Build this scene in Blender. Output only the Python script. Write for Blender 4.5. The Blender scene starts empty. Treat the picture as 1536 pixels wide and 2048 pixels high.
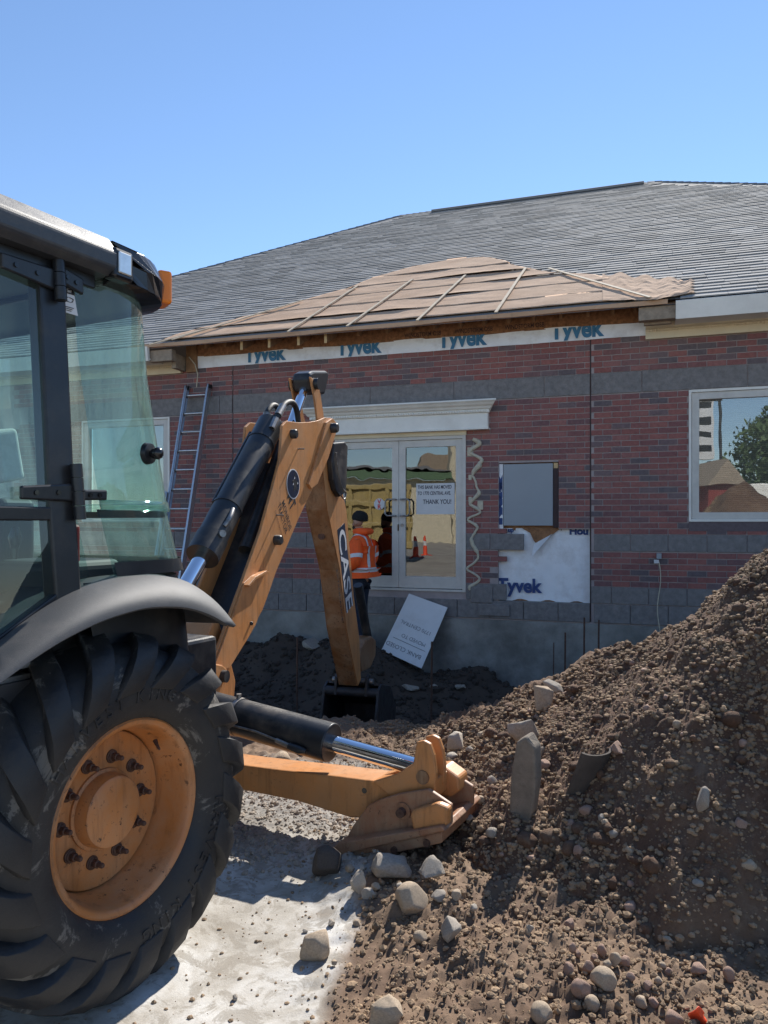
import bpy, bmesh, math, random
import numpy as np
from mathutils import Vector, Matrix, Euler
random.seed(7)
S = bpy.context.scene
R_ = math.radians
# ------------------------------------------------------------------ camera, sky, sun, exposure
EYE = 1.6
FPX, CX, CY = 1538.0, 768.0, 1043.0          # lens calibration of the photograph (pixels of a 1536 x 2048 frame)
cam_d = bpy.data.cameras.new('camera'); cam = bpy.data.objects.new('camera', cam_d)
S.collection.objects.link(cam); S.camera = cam
cam_d.sensor_fit = 'VERTICAL'; cam_d.sensor_height = 24.0
cam_d.lens = FPX / 2048 * 24.0
cam_d.shift_y = (CY - 1024) / 2048
cam_d.clip_start = 0.05; cam_d.clip_end = 3000
cam.location = (0, 0, EYE); cam.rotation_euler = (R_(90), 0, 0)
SUN_AZ, SUN_EL = 25.0, 42.5                  # degrees to the right of the view axis, degrees up
wld = bpy.data.worlds.new('World'); S.world = wld; wld.use_nodes = True
wn_ = wld.node_tree.nodes; bg = wn_['Background']
sky = wn_.new('ShaderNodeTexSky'); sky.sky_type = 'NISHITA'; sky.sun_disc = False
sky.sun_elevation = R_(SUN_EL); sky.sun_rotation = R_(SUN_AZ)
sky.air_density = 1.0; sky.dust_density = 0.0; sky.ozone_density = 4.0; sky.altitude = 200
wld.node_tree.links.new(sky.outputs[0], bg.inputs[0]); bg.inputs[1].default_value = 0.11
sun_d = bpy.data.lights.new('sun', 'SUN'); sun_d.energy = 4.8; sun_d.angle = R_(0.53); sun_d.color = (1, .95, .87)
sun = bpy.data.objects.new('sun', sun_d); S.collection.objects.link(sun)
sdir = Vector((math.cos(R_(SUN_EL)) * math.sin(R_(SUN_AZ)), math.cos(R_(SUN_EL)) * math.cos(R_(SUN_AZ)), math.sin(R_(SUN_EL))))
sun.rotation_euler = sdir.to_track_quat('Z', 'Y').to_euler(); sun.location = (0, 0, 30)
S.view_settings.view_transform = 'Standard'; S.view_settings.look = 'None'
S.view_settings.gamma = 1.0; S.view_settings.exposure = 0.75; S.view_settings.use_curve_mapping = False
S.cycles.max_bounces = 10; S.cycles.transparent_max_bounces = 16

# ------------------------------------------------------------------ frames of reference
TO = np.array([-.876, 2.64]); th = R_(27.5)                       # tractor: l rearwards, o outwards from the near rim, z
Td = np.array([math.sin(th), math.cos(th)]); Ta = np.array([math.cos(th), -math.sin(th)])
BO = np.array([-.98, 4.39]); tb = R_(16.4)                        # swung backhoe: s away, n to its right, z
Bd = np.array([math.sin(tb), math.cos(tb)]); Bn = np.array([math.cos(tb), -math.sin(tb)])
WO = np.array([0, 10.87]); ph = math.atan(.34)                    # wall: u to the right, w out of the wall, z
Wd = np.array([math.cos(ph), -math.sin(ph)]); Wn = np.array([-math.sin(ph), -math.cos(ph)])
def tw(l, o, z): p = TO + Td * l + Ta * o; return Vector((p[0], p[1], z))
def bw(s, n, z): p = BO + Bd * s + Bn * n; return Vector((p[0], p[1], z))
def ww(u, w, z): p = WO + Wd * u + Wn * w; return Vector((p[0], p[1], z))
def ray(px, py): return np.array([(px - CX) / FPX, 1., (CY - py) / FPX])
def on(px, py, org, al, nr, off):
    r = ray(px, py); t = ((org + nr * off) @ nr) / (r[:2] @ nr); P = r * t
    return float((P[:2] - org) @ al), float(P[2] + EYE)
def Tp(px, py, o): return on(px, py, TO, Td, Ta, o)
def Lp(px, py, l):
    return on(px, py, TO, Ta, Td, l)
def Bp(px, py, n): return on(px, py, BO, Bd, Bn, n)
def Wp(px, py, w=0.): return on(px, py, WO, Wd, Wn, w)
def Gp(px, py, z=0.):
    r = ray(px, py); t = (z - EYE) / r[2]; return Vector((r[0] * t, r[1] * t, z))
def mirror_pt(px, py, dep):          # a place that the wall's glass reflects
    r = ray(px, py) * dep; s = (r[:2] - WO) @ Wn; P = r[:2] - 2 * s * Wn
    return Vector((P[0], P[1], r[2] + EYE))

# ------------------------------------------------------------------ mesh helpers
class MB:
    def __init__(s): s.v = []; s.f = []; s.sm = []
    def add(s, vs, fs, smooth=False):
        b = len(s.v); s.v += [Vector(v) for v in vs]
        s.f += [tuple(i + b for i in f) for f in fs]; s.sm += [smooth] * len(fs); return s
    def frame_box(s, c, ax, ay, az):                 # centre and three half-axis vectors
        c, ax, ay, az = Vector(c), Vector(ax), Vector(ay), Vector(az)
        vs = [c + i * ax + j * ay + k * az for i in (-1, 1) for j in (-1, 1) for k in (-1, 1)]
        fs = [(0, 1, 3, 2), (4, 6, 7, 5), (0, 4, 5, 1), (2, 3, 7, 6), (0, 2, 6, 4), (1, 5, 7, 3)]
        if ax.cross(ay).dot(az) < 0: fs = [f[::-1] for f in fs]
        return s.add(vs, fs)
    def box(s, c, sx, sy, sz): return s.frame_box(c, (sx / 2, 0, 0), (0, sy / 2, 0), (0, 0, sz / 2))
    def fbox(s, fn, a0, a1, b0, b1, z0, z1):         # box in one of the frames (tw, bw, ww)
        vs = [fn(a, b, z) for a in (a0, a1) for b in (b0, b1) for z in (z0, z1)]
        return s.add(vs, [(0, 1, 3, 2), (4, 6, 7, 5), (0, 4, 5, 1), (2, 3, 7, 6), (0, 2, 6, 4), (1, 5, 7, 3)])
    def prism(s, A, B, smooth=False):                # two matching rings of points
        n = len(A)
        fs = [tuple(range(n))[::-1], tuple(range(n, 2 * n))]
        s.add(list(A) + list(B), fs)
        return s.add(list(A) + list(B), [(i, (i + 1) % n, n + (i + 1) % n, n + i) for i in range(n)], smooth)
    def tube(s, pts, r, n=12, cap=True):
        pts = [Vector(p) for p in pts]; rs = r if isinstance(r, (list, tuple)) else [r] * len(pts)
        rings = []; prev = None
        for i, p in enumerate(pts):
            t = (pts[min(i + 1, len(pts) - 1)] - pts[max(i - 1, 0)]).normalized()
            if prev is None:
                x = t.orthogonal().normalized()
            else:
                x = (prev - t * prev.dot(t)).normalized()
            prev = x; y = t.cross(x)
            rings.append([p + rs[i] * (math.cos(2 * math.pi * k / n) * x + math.sin(2 * math.pi * k / n) * y) for k in range(n)])
        vs = [v for rg in rings for v in rg]
        fs = [(i * n + k, i * n + (k + 1) % n, (i + 1) * n + (k + 1) % n, (i + 1) * n + k) for i in range(len(pts) - 1) for k in range(n)]
        s.add(vs, fs, True)
        if cap: s.add(rings[0], [tuple(range(n))[::-1]]); s.add(rings[-1], [tuple(range(n))])
        return s
    def lathe(s, prof, fn, n=48, closed=False, smooth=True):     # prof [(axial, radius)], fn(axial, y, z)
        vs = [fn(a, r * math.cos(2 * math.pi * k / n), r * math.sin(2 * math.pi * k / n)) for a, r in prof for k in range(n)]
        m = len(prof); fs = []
        for i in range(m if closed else m - 1):
            j = (i + 1) % m
            fs += [(i * n + k, i * n + (k + 1) % n, j * n + (k + 1) % n, j * n + k) for k in range(n)]
        return s.add(vs, fs, smooth)
    def grid(s, P, smooth=True):                     # P[i][j] points
        m, n = len(P), len(P[0])
        return s.add([p for r in P for p in r], [(i * n + j, i * n + j + 1, (i + 1) * n + j + 1, (i + 1) * n + j) for i in range(m - 1) for j in range(n - 1)], smooth)
    def mesh(s, name, shift=Vector((0, 0, 0))):
        me = bpy.data.meshes.new(name)
        me.from_pydata([tuple(v - shift) for v in s.v], [], s.f)
        me.polygons.foreach_set('use_smooth', s.sm); me.update()
        bm = bmesh.new(); bm.from_mesh(me); bmesh.ops.remove_doubles(bm, verts=bm.verts, dist=1e-6)
        bmesh.ops.recalc_face_normals(bm, faces=bm.faces); bm.to_mesh(me); bm.free()
        if any(s.sm): me.set_sharp_from_angle(angle=R_(42))
        return me
def wloc(o):
    p = Vector(o.location); q = o.parent
    while q: p += Vector(q.location); q = q.parent
    return p
def put(name, mb, mat, parent=None, bevel=0, seg=2, subd=0, label=None):
    """one mesh object; vertices are given in world space"""
    sh = wloc(parent) if parent else Vector((0, 0, 0))
    me = mb.mesh(name, sh) if isinstance(mb, MB) else mb
    o = bpy.data.objects.new(name, me); S.collection.objects.link(o)
    if mat: me.materials.append(mat)
    if parent: o.parent = parent
    if bevel:
        m = o.modifiers.new('bevel', 'BEVEL'); m.width = bevel; m.segments = seg; m.limit_method = 'ANGLE'; m.angle_limit = R_(35)
        m.harden_normals = False
    if subd:
        m = o.modifiers.new('sub', 'SUBSURF'); m.levels = m.render_levels = subd
    if label: o['label'] = label
    return o
def tag(o, label, cat, group=None):
    o['label'] = label; o['category'] = cat
    if group: o['group'] = group
    return o
def root(name, loc, label, cat, group=None):
    o = bpy.data.objects.new(name, None); S.collection.objects.link(o); o.location = loc; o.empty_display_size = .2
    return tag(o, label, cat, group)
def struct(name, mb, mat):
    o = put(name, mb, mat); o['kind'] = 'structure'; return o
def rebase(o):                                       # move a top-level mesh's origin to its base
    me = o.data; n = len(me.vertices); a = np.empty(n * 3, 'f'); me.vertices.foreach_get('co', a); a = a.reshape(-1, 3)
    c = np.array([a[:, 0].mean(), a[:, 1].mean(), a[:, 2].min()]); a -= c
    me.vertices.foreach_set('co', a.ravel()); me.update(); o.location = Vector(c.tolist()) + Vector(o.location)
    return o

# lettering: outlines of the built-in font, turned to flat mesh in any plane
def text_mesh(body, size, org, right, up, bold=0.0, clip=None, align='LEFT', sx=1.0, lift=0.0, thick=0.0, name='lettering', spacing=1.0):
    cu = bpy.data.curves.new('t', 'FONT'); cu.body = body; cu.size = size; cu.offset = bold; cu.align_x = align
    cu.space_character = spacing; cu.resolution_u = 4; cu.extrude = thick
    ob = bpy.data.objects.new('t', cu); S.collection.objects.link(ob)
    bpy.context.view_layer.update()
    me = bpy.data.meshes.new_from_object(ob.evaluated_get(bpy.context.evaluated_depsgraph_get()))
    bpy.data.objects.remove(ob); bpy.data.curves.remove(cu)
    bm = bmesh.new(); bm.from_mesh(me)
    if clip:
        for (y, nrm) in ((clip[0], (0, -1, 0)), (clip[1], (0, 1, 0))):
            bmesh.ops.bisect_plane(bm, geom=bm.verts[:] + bm.edges[:] + bm.faces[:], plane_co=(0, y, 0), plane_no=nrm, clear_outer=True)
    org, right, up = Vector(org), Vector(right).normalized(), Vector(up).normalized()
    nr = right.cross(up)
    mb = MB(); bm.verts.index_update()
    mb.add([org + right * v.co.x * sx + up * v.co.y + nr * (lift + v.co.z) for v in bm.verts], [[v.index for v in f.verts] for f in bm.faces])
    bm.free(); bpy.data.meshes.remove(me)
    return mb

# numpy value noise
_rng = np.random.default_rng(3); _tab = _rng.random((256, 256))
def vnoise(x, y, seed=0):
    x = np.asarray(x, float) + seed * 17.31; y = np.asarray(y, float) + seed * 5.77
    xi = np.floor(x).astype(int); yi = np.floor(y).astype(int); fx = x - xi; fy = y - yi
    fx = fx * fx * (3 - 2 * fx); fy = fy * fy * (3 - 2 * fy)
    g = lambda i, j: _tab[i & 255, j & 255]
    return (g(xi, yi) * (1 - fx) + g(xi + 1, yi) * fx) * (1 - fy) + (g(xi, yi + 1) * (1 - fx) + g(xi + 1, yi + 1) * fx) * fy
def fbm(x, y, oc=4, seed=0):
    s = 0; a = .5; t = 0
    for k in range(oc): s = s + a * (vnoise(np.asarray(x) * 2 ** k, np.asarray(y) * 2 ** k, seed + k) - .5); t += a; a *= .5
    return s / t * 2
def sst(a, b, x):
    t = np.clip((x - a) / (b - a), 0, 1); return t * t * (3 - 2 * t)

# ------------------------------------------------------------------ materials
def lin(h):
    c = [int(h[i:i + 2], 16) / 255 for i in (0, 2, 4)]
    return tuple(x / 12.92 if x <= .04045 else ((x + .055) / 1.055) ** 2.4 for x in c) + (1,)
class NT:
    def __init__(s, name):
        s.m = bpy.data.materials.new(name); s.m.use_nodes = True; s.t = s.m.node_tree
        s.b = s.t.nodes['Principled BSDF']; s.out = s.t.nodes['Material Output']
    def n(s, ty, **kw):
        nd = s.t.nodes.new('ShaderNode' + ty)
        for k, v in kw.items(): setattr(nd, k, v)
        return nd
    def l(s, a, b): s.t.links.new(a, b)
    def coord(s, kind='Object'): return s.n('TexCoord').outputs[kind]
    def noise(s, scale, det=5, rough=.6, vec=None, dist=0):
        nd = s.n('TexNoise'); nd.inputs['Scale'].default_value = scale; nd.inputs['Detail'].default_value = det
        nd.inputs['Roughness'].default_value = rough; nd.inputs['Distortion'].default_value = dist
        s.l(vec if vec is not None else s.coord(), nd.inputs['Vector']); return nd.outputs['Fac']
    def ramp(s, fac, stops):
        r = s.n('ValToRGB'); e = r.color_ramp.elements
        while len(e) < len(stops): e.new(.5)
        for k, (p, c) in enumerate(stops):
            e[k].position = p; e[k].color = c if len(c) == 4 else tuple(c) + (1,)
        s.l(fac, r.inputs[0]); return r.outputs[0]
    def mix(s, fac, a, b, mode='MIX'):
        m = s.n('Mix', data_type='RGBA', blend_type=mode)
        for sock, v in ((m.inputs[0], fac), (m.inputs[6], a), (m.inputs[7], b)):
            if hasattr(v, 'is_output'): s.l(v, sock)
            elif isinstance(v, (int, float)): sock.default_value = v
            else: sock.default_value = v if len(v) == 4 else tuple(v) + (1,)
        return m.outputs[2]
    def math(s, op, a, b=0.):
        m = s.n('Math', operation=op)
        for sock, v in ((m.inputs[0], a), (m.inputs[1], b)):
            if hasattr(v, 'is_output'): s.l(v, sock)
            else: sock.default_value = v
        return m.outputs[0]
    def base(s, c):
        if hasattr(c, 'is_output'): s.l(c, s.b.inputs['Base Color'])
        else: s.b.inputs['Base Color'].default_value = c if len(c) == 4 else tuple(c) + (1,)
    def rough(s, v):
        if hasattr(v, 'is_output'): s.l(v, s.b.inputs['Roughness'])
        else: s.b.inputs['Roughness'].default_value = v
    def bump(s, h, strength=.3, dist=.01):
        b = s.n('Bump'); b.inputs['Strength'].default_value = strength; b.inputs['Distance'].default_value = dist
        s.l(h, b.inputs['Height']); s.l(b.outputs[0], s.b.inputs['Normal'])
B3 = lambda v: (v, v, v, 1)
def simple(name, col, rough=.5, metal=0., var=.15, scale=8, bump=0., bscale=60, spec=None, dirt=None, dfac=.5, coat=0):
    t = NT(name); c = Vector(col[:3])
    n = t.noise(scale, 6, .65)
    out = t.ramp(n, [(.3, tuple(c * (1 - var)) + (1,)), (.7, tuple(c * (1 + var)) + (1,))])
    if dirt:
        d = t.noise(scale * .6, 8, .7); d2 = t.ramp(d, [(.48, B3(0)), (.68, B3(dfac))])
        out = t.mix(d2, out, dirt); t.rough(t.mix(d2, B3(rough), B3(.9)))
    else: t.rough(rough)
    t.base(out); t.b.inputs['Metallic'].default_value = metal
    if spec is not None: t.b.inputs['Specular IOR Level'].default_value = spec
    if coat: t.b.inputs['Coat Weight'].default_value = coat; t.b.inputs['Coat Roughness'].default_value = .15
    if bump: t.bump(t.noise(bscale, 4, .7), bump, .01)
    return t.m
DUST = (.30, .25, .19)
def paint(name, col, rust=.3, dust=.35, edge=.8):
    t = NT(name); c = Vector(col); w = t.n('NewGeometry')
    n = t.noise(3.5, 6, .6); out = t.ramp(n, [(.3, tuple(c * .84) + (1,)), (.7, tuple(c * 1.1) + (1,))])
    d = t.ramp(t.noise(4.5, 10, .74, dist=.4), [(.40, B3(0)), (.64, B3(dust))])
    out = t.mix(d, out, (.36, .27, .175))
    mp = t.n('Mapping'); mp.inputs['Scale'].default_value = (14, 14, 1.6); t.l(t.coord(), mp.inputs[0])
    st = t.ramp(t.noise(1.5, 7, .7, mp.outputs[0]), [(.52, B3(0)), (.70, B3(.55))]); out = t.mix(st, out, tuple(c * .34) + (1,))
    r = t.ramp(t.noise(34, 7, .75), [(.585, B3(0)), (.625, B3(1))])
    r2 = t.ramp(t.noise(4, 4, .6), [(.40, B3(0)), (.60, B3(rust))])
    out = t.mix(t.math('MULTIPLY', r, r2), out, (.055, .022, .012))
    bv = t.n('Bevel', samples=4); bv.inputs['Radius'].default_value = .014
    dt = t.n('VectorMath', operation='DOT_PRODUCT'); t.l(bv.outputs[0], dt.inputs[0]); t.l(w.outputs['Normal'], dt.inputs[1])
    em = t.ramp(t.math('SUBTRACT', 1.0, dt.outputs['Value']), [(.01, B3(0)), (.10, B3(1))])
    em = t.math('MULTIPLY', em, t.ramp(t.noise(16, 7, .7), [(.42, B3(0)), (.58, B3(edge))]))
    out = t.mix(em, out, (.16, .085, .05))
    t.base(out); t.rough(t.mix(d, B3(.40), B3(.85)))
    t.bump(t.noise(70, 5, .7), .12, .005)
    return t.m
M = {}
M['orange'] = paint('orange_paint', (.54, .228, .072), dust=.26)
M['orange_worn'] = paint('orange_paint_worn', (.20, .085, .03), rust=1.0, dust=.5)
M['orange_rim'] = paint('orange_rim_paint', (.50, .185, .052), rust=1.0, dust=.36)
M['pad'] = paint('rusty_pad_paint', (.30, .125, .062), rust=1.0, dust=.65)
M['fender'] = simple('grey_fender_plastic', (.05, .053, .058), .62, var=.12, scale=6, bump=.15, bscale=300, dirt=(.25, .22, .19), dfac=.25)
M['cab'] = simple('black_cab_paint', (.012, .014, .018), .35, var=.3, dirt=(.12, .10, .08), dfac=.25)
M['roofplastic'] = simple('dark_grey_cab_roof', (.034, .037, .044), .36, var=.12, bump=.08, bscale=200, dirt=(.22, .2, .17), dfac=.22)
M['gloss'] = simple('gloss_black', (.012, .012, .014), .18, var=.1)
M['amber'] = simple('amber_lens', (.85, .22, .01), .2, var=.05)
M['lamp'] = simple('lamp_reflector', (.75, .75, .72), .15, .6, var=.1, scale=40)
M['chrome'] = simple('chrome_rod', (.80, .83, .88), .08, 1.0, var=.03)
M['steel'] = simple('bare_steel', (.30, .29, .28), .4, .8, var=.2, dirt=(.08, .05, .03), dfac=.6, scale=30)
M['rustbolt'] = simple('rusty_bolt', (.10, .055, .04), .7, .3, var=.4, scale=60)
M['blacksteel'] = simple('black_cylinder_paint', (.016, .018, .022), .38, var=.25, dirt=(.16, .13, .10), dfac=.5, scale=5)
M['bucket'] = simple('worn_bucket_steel', (.045, .045, .05), .5, .5, var=.35, scale=9, dirt=(.07, .05, .035), dfac=.7, bump=.3)
M['hose'] = simple('rubber_hose', (.015, .015, .016), .6, bump=.2, bscale=250)
M['seat'] = simple('grey_seat_cloth', (.72, .72, .68), .9, var=.12, scale=30, bump=.2, bscale=300)  # lightened: sunlight on the headrest is put into the cloth colour
M['dash'] = simple('dark_console_plastic', (.03, .03, .033), .6)
M['redp'] = simple('red_box', (.35, .015, .015), .5)
M['paper'] = simple('white_paper', (.62, .62, .62), .7, var=.04)
M['ink'] = simple('black_ink', (.012, .012, .016), .6)
M['marker'] = simple('marker_ink', (.03, .03, .05), .6)
M['whitevinyl'] = simple('white_vinyl', (.68, .69, .70), .35, var=.05, dirt=(.30, .22, .15), dfac=.3)
M['navy'] = simple('navy_vinyl', (.012, .02, .045), .3)
M['alu'] = simple('aluminium', (.52, .54, .57), .32, .85, var=.12, scale=20, dirt=(.25, .23, .2), dfac=.3)
M['hivis'] = simple('orange_safety_cloth', (.92, .11, .012), .75, var=.12, scale=12, bump=.25, bscale=22)
M['reflect'] = simple('grey_reflective_tape', (.66, .67, .68), .4, var=.08)
M['darkcloth'] = simple('dark_navy_trousers', (.016, .022, .04), .9, var=.3, scale=12, bump=.3, bscale=25)
M['beanie'] = simple('black_knit', (.010, .011, .011), .95, var=.3, scale=60, bump=.6, bscale=160)
M['skin'] = simple('skin', (.42, .23, .16), .5, var=.1)
M['beard'] = simple('dark_beard', (.03, .02, .015), .9, bump=.5, bscale=150)
M['bootm'] = simple('brown_boot_leather', (.06, .035, .02), .7)
# rubber with dried mud
t = NT('tyre_rubber')
n1 = t.ramp(t.noise(3, 8, .72), [(.36, B3(0)), (.62, B3(1))]); n2 = t.ramp(t.noise(5, 7, .72, dist=.6), [(.56, B3(0)), (.60, B3(.7))])
c = t.mix(n1, (.010, .011, .014), (.042, .037, .032)); c = t.mix(n2, c, (.17, .155, .135))
t.base(c); t.rough(t.mix(n1, B3(.5), B3(.85))); t.bump(t.noise(55, 6, .7), .35, .006); M['rubber'] = t.m
# cab glass: green tint, wiped dust film, sky reflection
def glass(name, tint, refl, dust=0., dustcol=(.45, .5, .46), wob=0., wscale=3.):
    t = NT(name); t.t.nodes.remove(t.b)
    tr = t.n('BsdfTransparent'); tr.inputs[0].default_value = tuple(tint) + (1,)
    gl = t.n('BsdfGlossy'); gl.inputs['Roughness'].default_value = .0
    lw = t.n('LayerWeight'); lw.inputs[0].default_value = .5
    fac = t.math('MULTIPLY_ADD', t.math('POWER', lw.outputs['Facing'], 4.), .75)
    t.t.nodes[-1].inputs[2].default_value = refl
    mx = t.n('MixShader'); t.l(fac, mx.inputs[0]); t.l(tr.outputs[0], mx.inputs[1]); t.l(gl.outputs[0], mx.inputs[2])
    out = mx.outputs[0]
    if wob:
        b = t.n('Bump'); b.inputs['Strength'].default_value = wob; b.inputs['Distance'].default_value = .02
        t.l(t.noise(wscale, 2, .5), b.inputs['Height']); t.l(b.outputs[0], gl.inputs['Normal'])
    if dust:
        mp = t.n('Mapping'); mp.inputs['Scale'].default_value = (6, 6, .8); t.l(t.coord(), mp.inputs[0])
        d = t.ramp(t.noise(1.6, 9, .68, mp.outputs[0], .5), [(.36, B3(dust * .25)), (.70, B3(dust))])
        df = t.n('BsdfDiffuse'); df.inputs[0].default_value = tuple(dustcol) + (1,)
        tl = t.n('BsdfTranslucent'); tl.inputs[0].default_value = tuple(dustcol) + (1,)
        dm = t.n('MixShader'); dm.inputs[0].default_value = .6; t.l(df.outputs[0], dm.inputs[1]); t.l(tl.outputs[0], dm.inputs[2])
        m2 = t.n('MixShader'); t.l(d, m2.inputs[0]); t.l(out, m2.inputs[1]); t.l(dm.outputs[0], m2.inputs[2]); out = m2.outputs[0]
    t.l(out, t.out.inputs[0]); return t.m
M['glass'] = glass('tinted_cab_glass', (.62, .80, .77), .07, .25, (.42, .56, .52))
M['glass_door'] = glass('cab_door_glass', (.62, .80, .80), .07, .06, (.36, .48, .47))
M['doorglass'] = glass('shop_door_glass', (.45, .46, .46), .18, .0, wob=.06, wscale=2.2)
M['winglass'] = glass('window_glass', (.80, .82, .82), .20, .0, wob=.05, wscale=1.5)
# brick, mortar, stone
def brickmat(name, src):
    t = NT(name)
    if src == 'attr':
        a = t.n('Attribute'); a.attribute_name = 'rnd'; f = a.outputs['Fac']
    else: f = t.n('ObjectInfo').outputs['Random']
    r = t.n('ValToRGB'); e = r.color_ramp.elements; r.color_ramp.interpolation = 'CONSTANT'
    cols = [(0, (0.135, 0.106, 0.113)), (0.1, (0.25, 0.103, 0.095)), (0.3, (0.294, 0.115, 0.1)), (0.47, (0.218, 0.093, 0.09)), (0.6, (0.263, 0.1, 0.088)), (0.74, (0.181, 0.093, 0.095)), (0.84, (0.288, 0.125, 0.113)), (0.94, (0.176, 0.119, 0.122))]
    while len(e) < len(cols): e.new(.5)
    for k, (p, c) in enumerate(cols): e[k].position = p; e[k].color = c + (1,)
    t.l(f, r.inputs[0])
    geo = t.n('NewGeometry'); w = geo.outputs['Position']
    n = t.noise(28, 6, .7, w); c = t.mix(.55, r.outputs[0], t.ramp(n, [(.3, B3(.55)), (.7, B3(1.35))]), 'MULTIPLY')
    st = t.ramp(t.noise(1.1, 6, .6, w), [(.5, B3(0)), (.78, B3(.3))]); c = t.mix(st, c, (.24, .19, .18))
    t.base(c); t.rough(.88); t.bump(t.noise(140, 5, .7, w), .35, .004); return t.m
M['brick'] = brickmat('red_brick', 'obj'); M['brick_a'] = brickmat('red_brick_run', 'attr')
M['mortar'] = simple('grey_mortar', (.37, .315, .305), .95, var=.15, scale=5, bump=.3, bscale=120)
M['stone'] = simple('grey_split_stone', (.20, .188, .185), .92, var=.25, scale=16, bump=.45, bscale=70)
M['found'] = simple('stained_concrete', (.255, .248, .228), .93, var=.38, scale=1.7, bump=.5, bscale=24, dirt=(.09, .08, .07), dfac=.7)
M['trim'] = simple('off_white_trim', (.78, .76, .70), .55, var=.06, scale=4, dirt=(.35, .30, .25), dfac=.18)
M['cream'] = simple('cream_trim', (.72, .63, .45), .6, var=.06, scale=4, dirt=(.38, .30, .2), dfac=.2)
M['alframe'] = simple('putty_door_frame', (.58, .555, .51), .45, var=.06, dirt=(.25, .22, .19), dfac=.2)
M['tyvek'] = simple('white_house_wrap', (.84, .85, .87), .5, var=.05, scale=5, bump=.5, bscale=9, dirt=(.36, .30, .25), dfac=.35)
M['wrapink'] = simple('blue_wrap_print', (.04, .17, .31), .6, var=.1)
M['wrapink2'] = simple('navy_wrap_print', (.02, .055, .19), .6, var=.1)
M['osb'] = simple('orange_brown_sheathing', (.27, .13, .06), .85, var=.45, scale=22, bump=.3, bscale=40)
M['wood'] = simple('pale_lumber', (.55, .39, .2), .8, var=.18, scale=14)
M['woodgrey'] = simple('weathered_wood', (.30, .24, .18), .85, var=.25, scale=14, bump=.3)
M['raf'] = simple('brown_rafter_wood', (.27, .15, .075), .85, var=.25, scale=14)  # brown wood for rafters, roof deck and post board
M['batten'] = simple('batten_wood', (.52, .42, .30), .85, var=.2, scale=10)
M['panel'] = simple('grey_cover_panel', (.29, .32, .35), .5, var=.04, scale=3, bump=.05)
M['foam'] = simple('cream_sealant', (.52, .47, .36), .85, var=.15, scale=20, bump=.4)
M['joint'] = simple('control_joint_sealant', (.05, .03, .03), .8)
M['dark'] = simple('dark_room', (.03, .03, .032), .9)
M['blind'] = simple('cream_blind_slat', (.60, .58, .52), .6, var=.04)
M['board'] = simple('grey_white_board', (.68, .68, .68), .55, var=.05, scale=3, dirt=(.35, .30, .25), dfac=.3)
t = NT('roof_felt'); w = t.n('NewGeometry').outputs['Position']
c = t.ramp(t.noise(1.6, 7, .65, w), [(.3, (.47, .31, .205, 1)), (.7, (.62, .43, .30, 1))]); c = t.mix(t.ramp(t.noise(11, 6, .7, w), [(.55, B3(0)), (.72, B3(.5))]), c, (.33, .22, .15))
t.base(c); t.rough(.95); t.b.inputs['Specular IOR Level'].default_value = .08; t.bump(t.noise(30, 5, .6, w), .3, .01); M['felt'] = t.m
def shingmat(name, src):
    t = NT(name)
    if src == 'attr':
        a = t.n('Attribute'); a.attribute_name = 'rnd'; f = a.outputs['Fac']
    else: f = t.n('ObjectInfo').outputs['Random']
    w = t.n('NewGeometry').outputs['Position']
    c = t.ramp(f, [(0, (.20, .198, .195, 1)), (.5, (.26, .257, .252, 1)), (1, (.325, .32, .313, 1))])
    n = t.noise(220, 3, .8, w); c = t.mix(.6, c, t.ramp(n, [(.25, B3(.5)), (.75, B3(1.5))]), 'MULTIPLY')
    t.base(c); t.rough(.9); t.b.inputs['Specular IOR Level'].default_value = .15; t.bump(n, .25, .003); return t.m
M['shing'] = shingmat('asphalt_shingle', 'obj'); M['shing_a'] = shingmat('asphalt_shingle_run', 'attr')
# soil, ground and stones
t = NT('excavated_soil'); w = t.n('NewGeometry').outputs['Position']
c = t.ramp(t.noise(1.3, 8, .62, w), [(.3, (.075, .036, .021, 1)), (.5, (.125, .068, .041, 1)), (.72, (.215, .140, .086, 1))])  # base kept dark: shade between the clods put into the colour
c = t.mix(t.ramp(t.noise(26, 6, .75, w), [(.5, B3(0)), (.72, B3(.55))]), c, (.27, .20, .14))
c = t.mix(t.ramp(t.noise(60, 5, .75, w), [(.30, B3(.6)), (.45, B3(0))]), c, (.055, .036, .025))
t.base(c); t.rough(.95); t.bump(t.noise(85, 6, .8, w), .8, .012); M['soil'] = t.m
M['clod'] = simple('sunlit_clod', (.265, .182, .112), .95, var=.55, scale=5, bump=.6, bscale=90)  # paler than the soil: sunlit clod tops put into the colour
t = NT('site_ground'); w = t.n('NewGeometry').outputs['Position']
ac = t.n('Attribute'); ac.attribute_name = 'conc'; ag = t.n('Attribute'); ag.attribute_name = 'grav'; ad = t.n('Attribute'); ad.attribute_name = 'damp'
soil = t.ramp(t.noise(1.6, 8, .65, w), [(.3, (.10, .056, .034, 1)), (.7, (.225, .15, .094, 1))])  # shade between loose clods is put into this soil colour too
soil = t.mix(t.ramp(t.noise(48, 6, .75, w), [(.32, B3(.6)), (.48, B3(0))]), soil, (.085, .058, .038))
soil = t.mix(ad.outputs['Fac'], soil, (.030, .025, .022))
conc = t.ramp(t.noise(2.3, 9, .7, w, .4), [(.30, (.21, .185, .15, 1)), (.45, (.38, .35, .305, 1)), (.62, (.55, .535, .505, 1))])
conc = t.mix(t.ramp(t.noise(8, 12, .75, w, .8), [(.50, B3(0)), (.56, B3(.65))]), conc, (.235, .205, .165))
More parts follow.
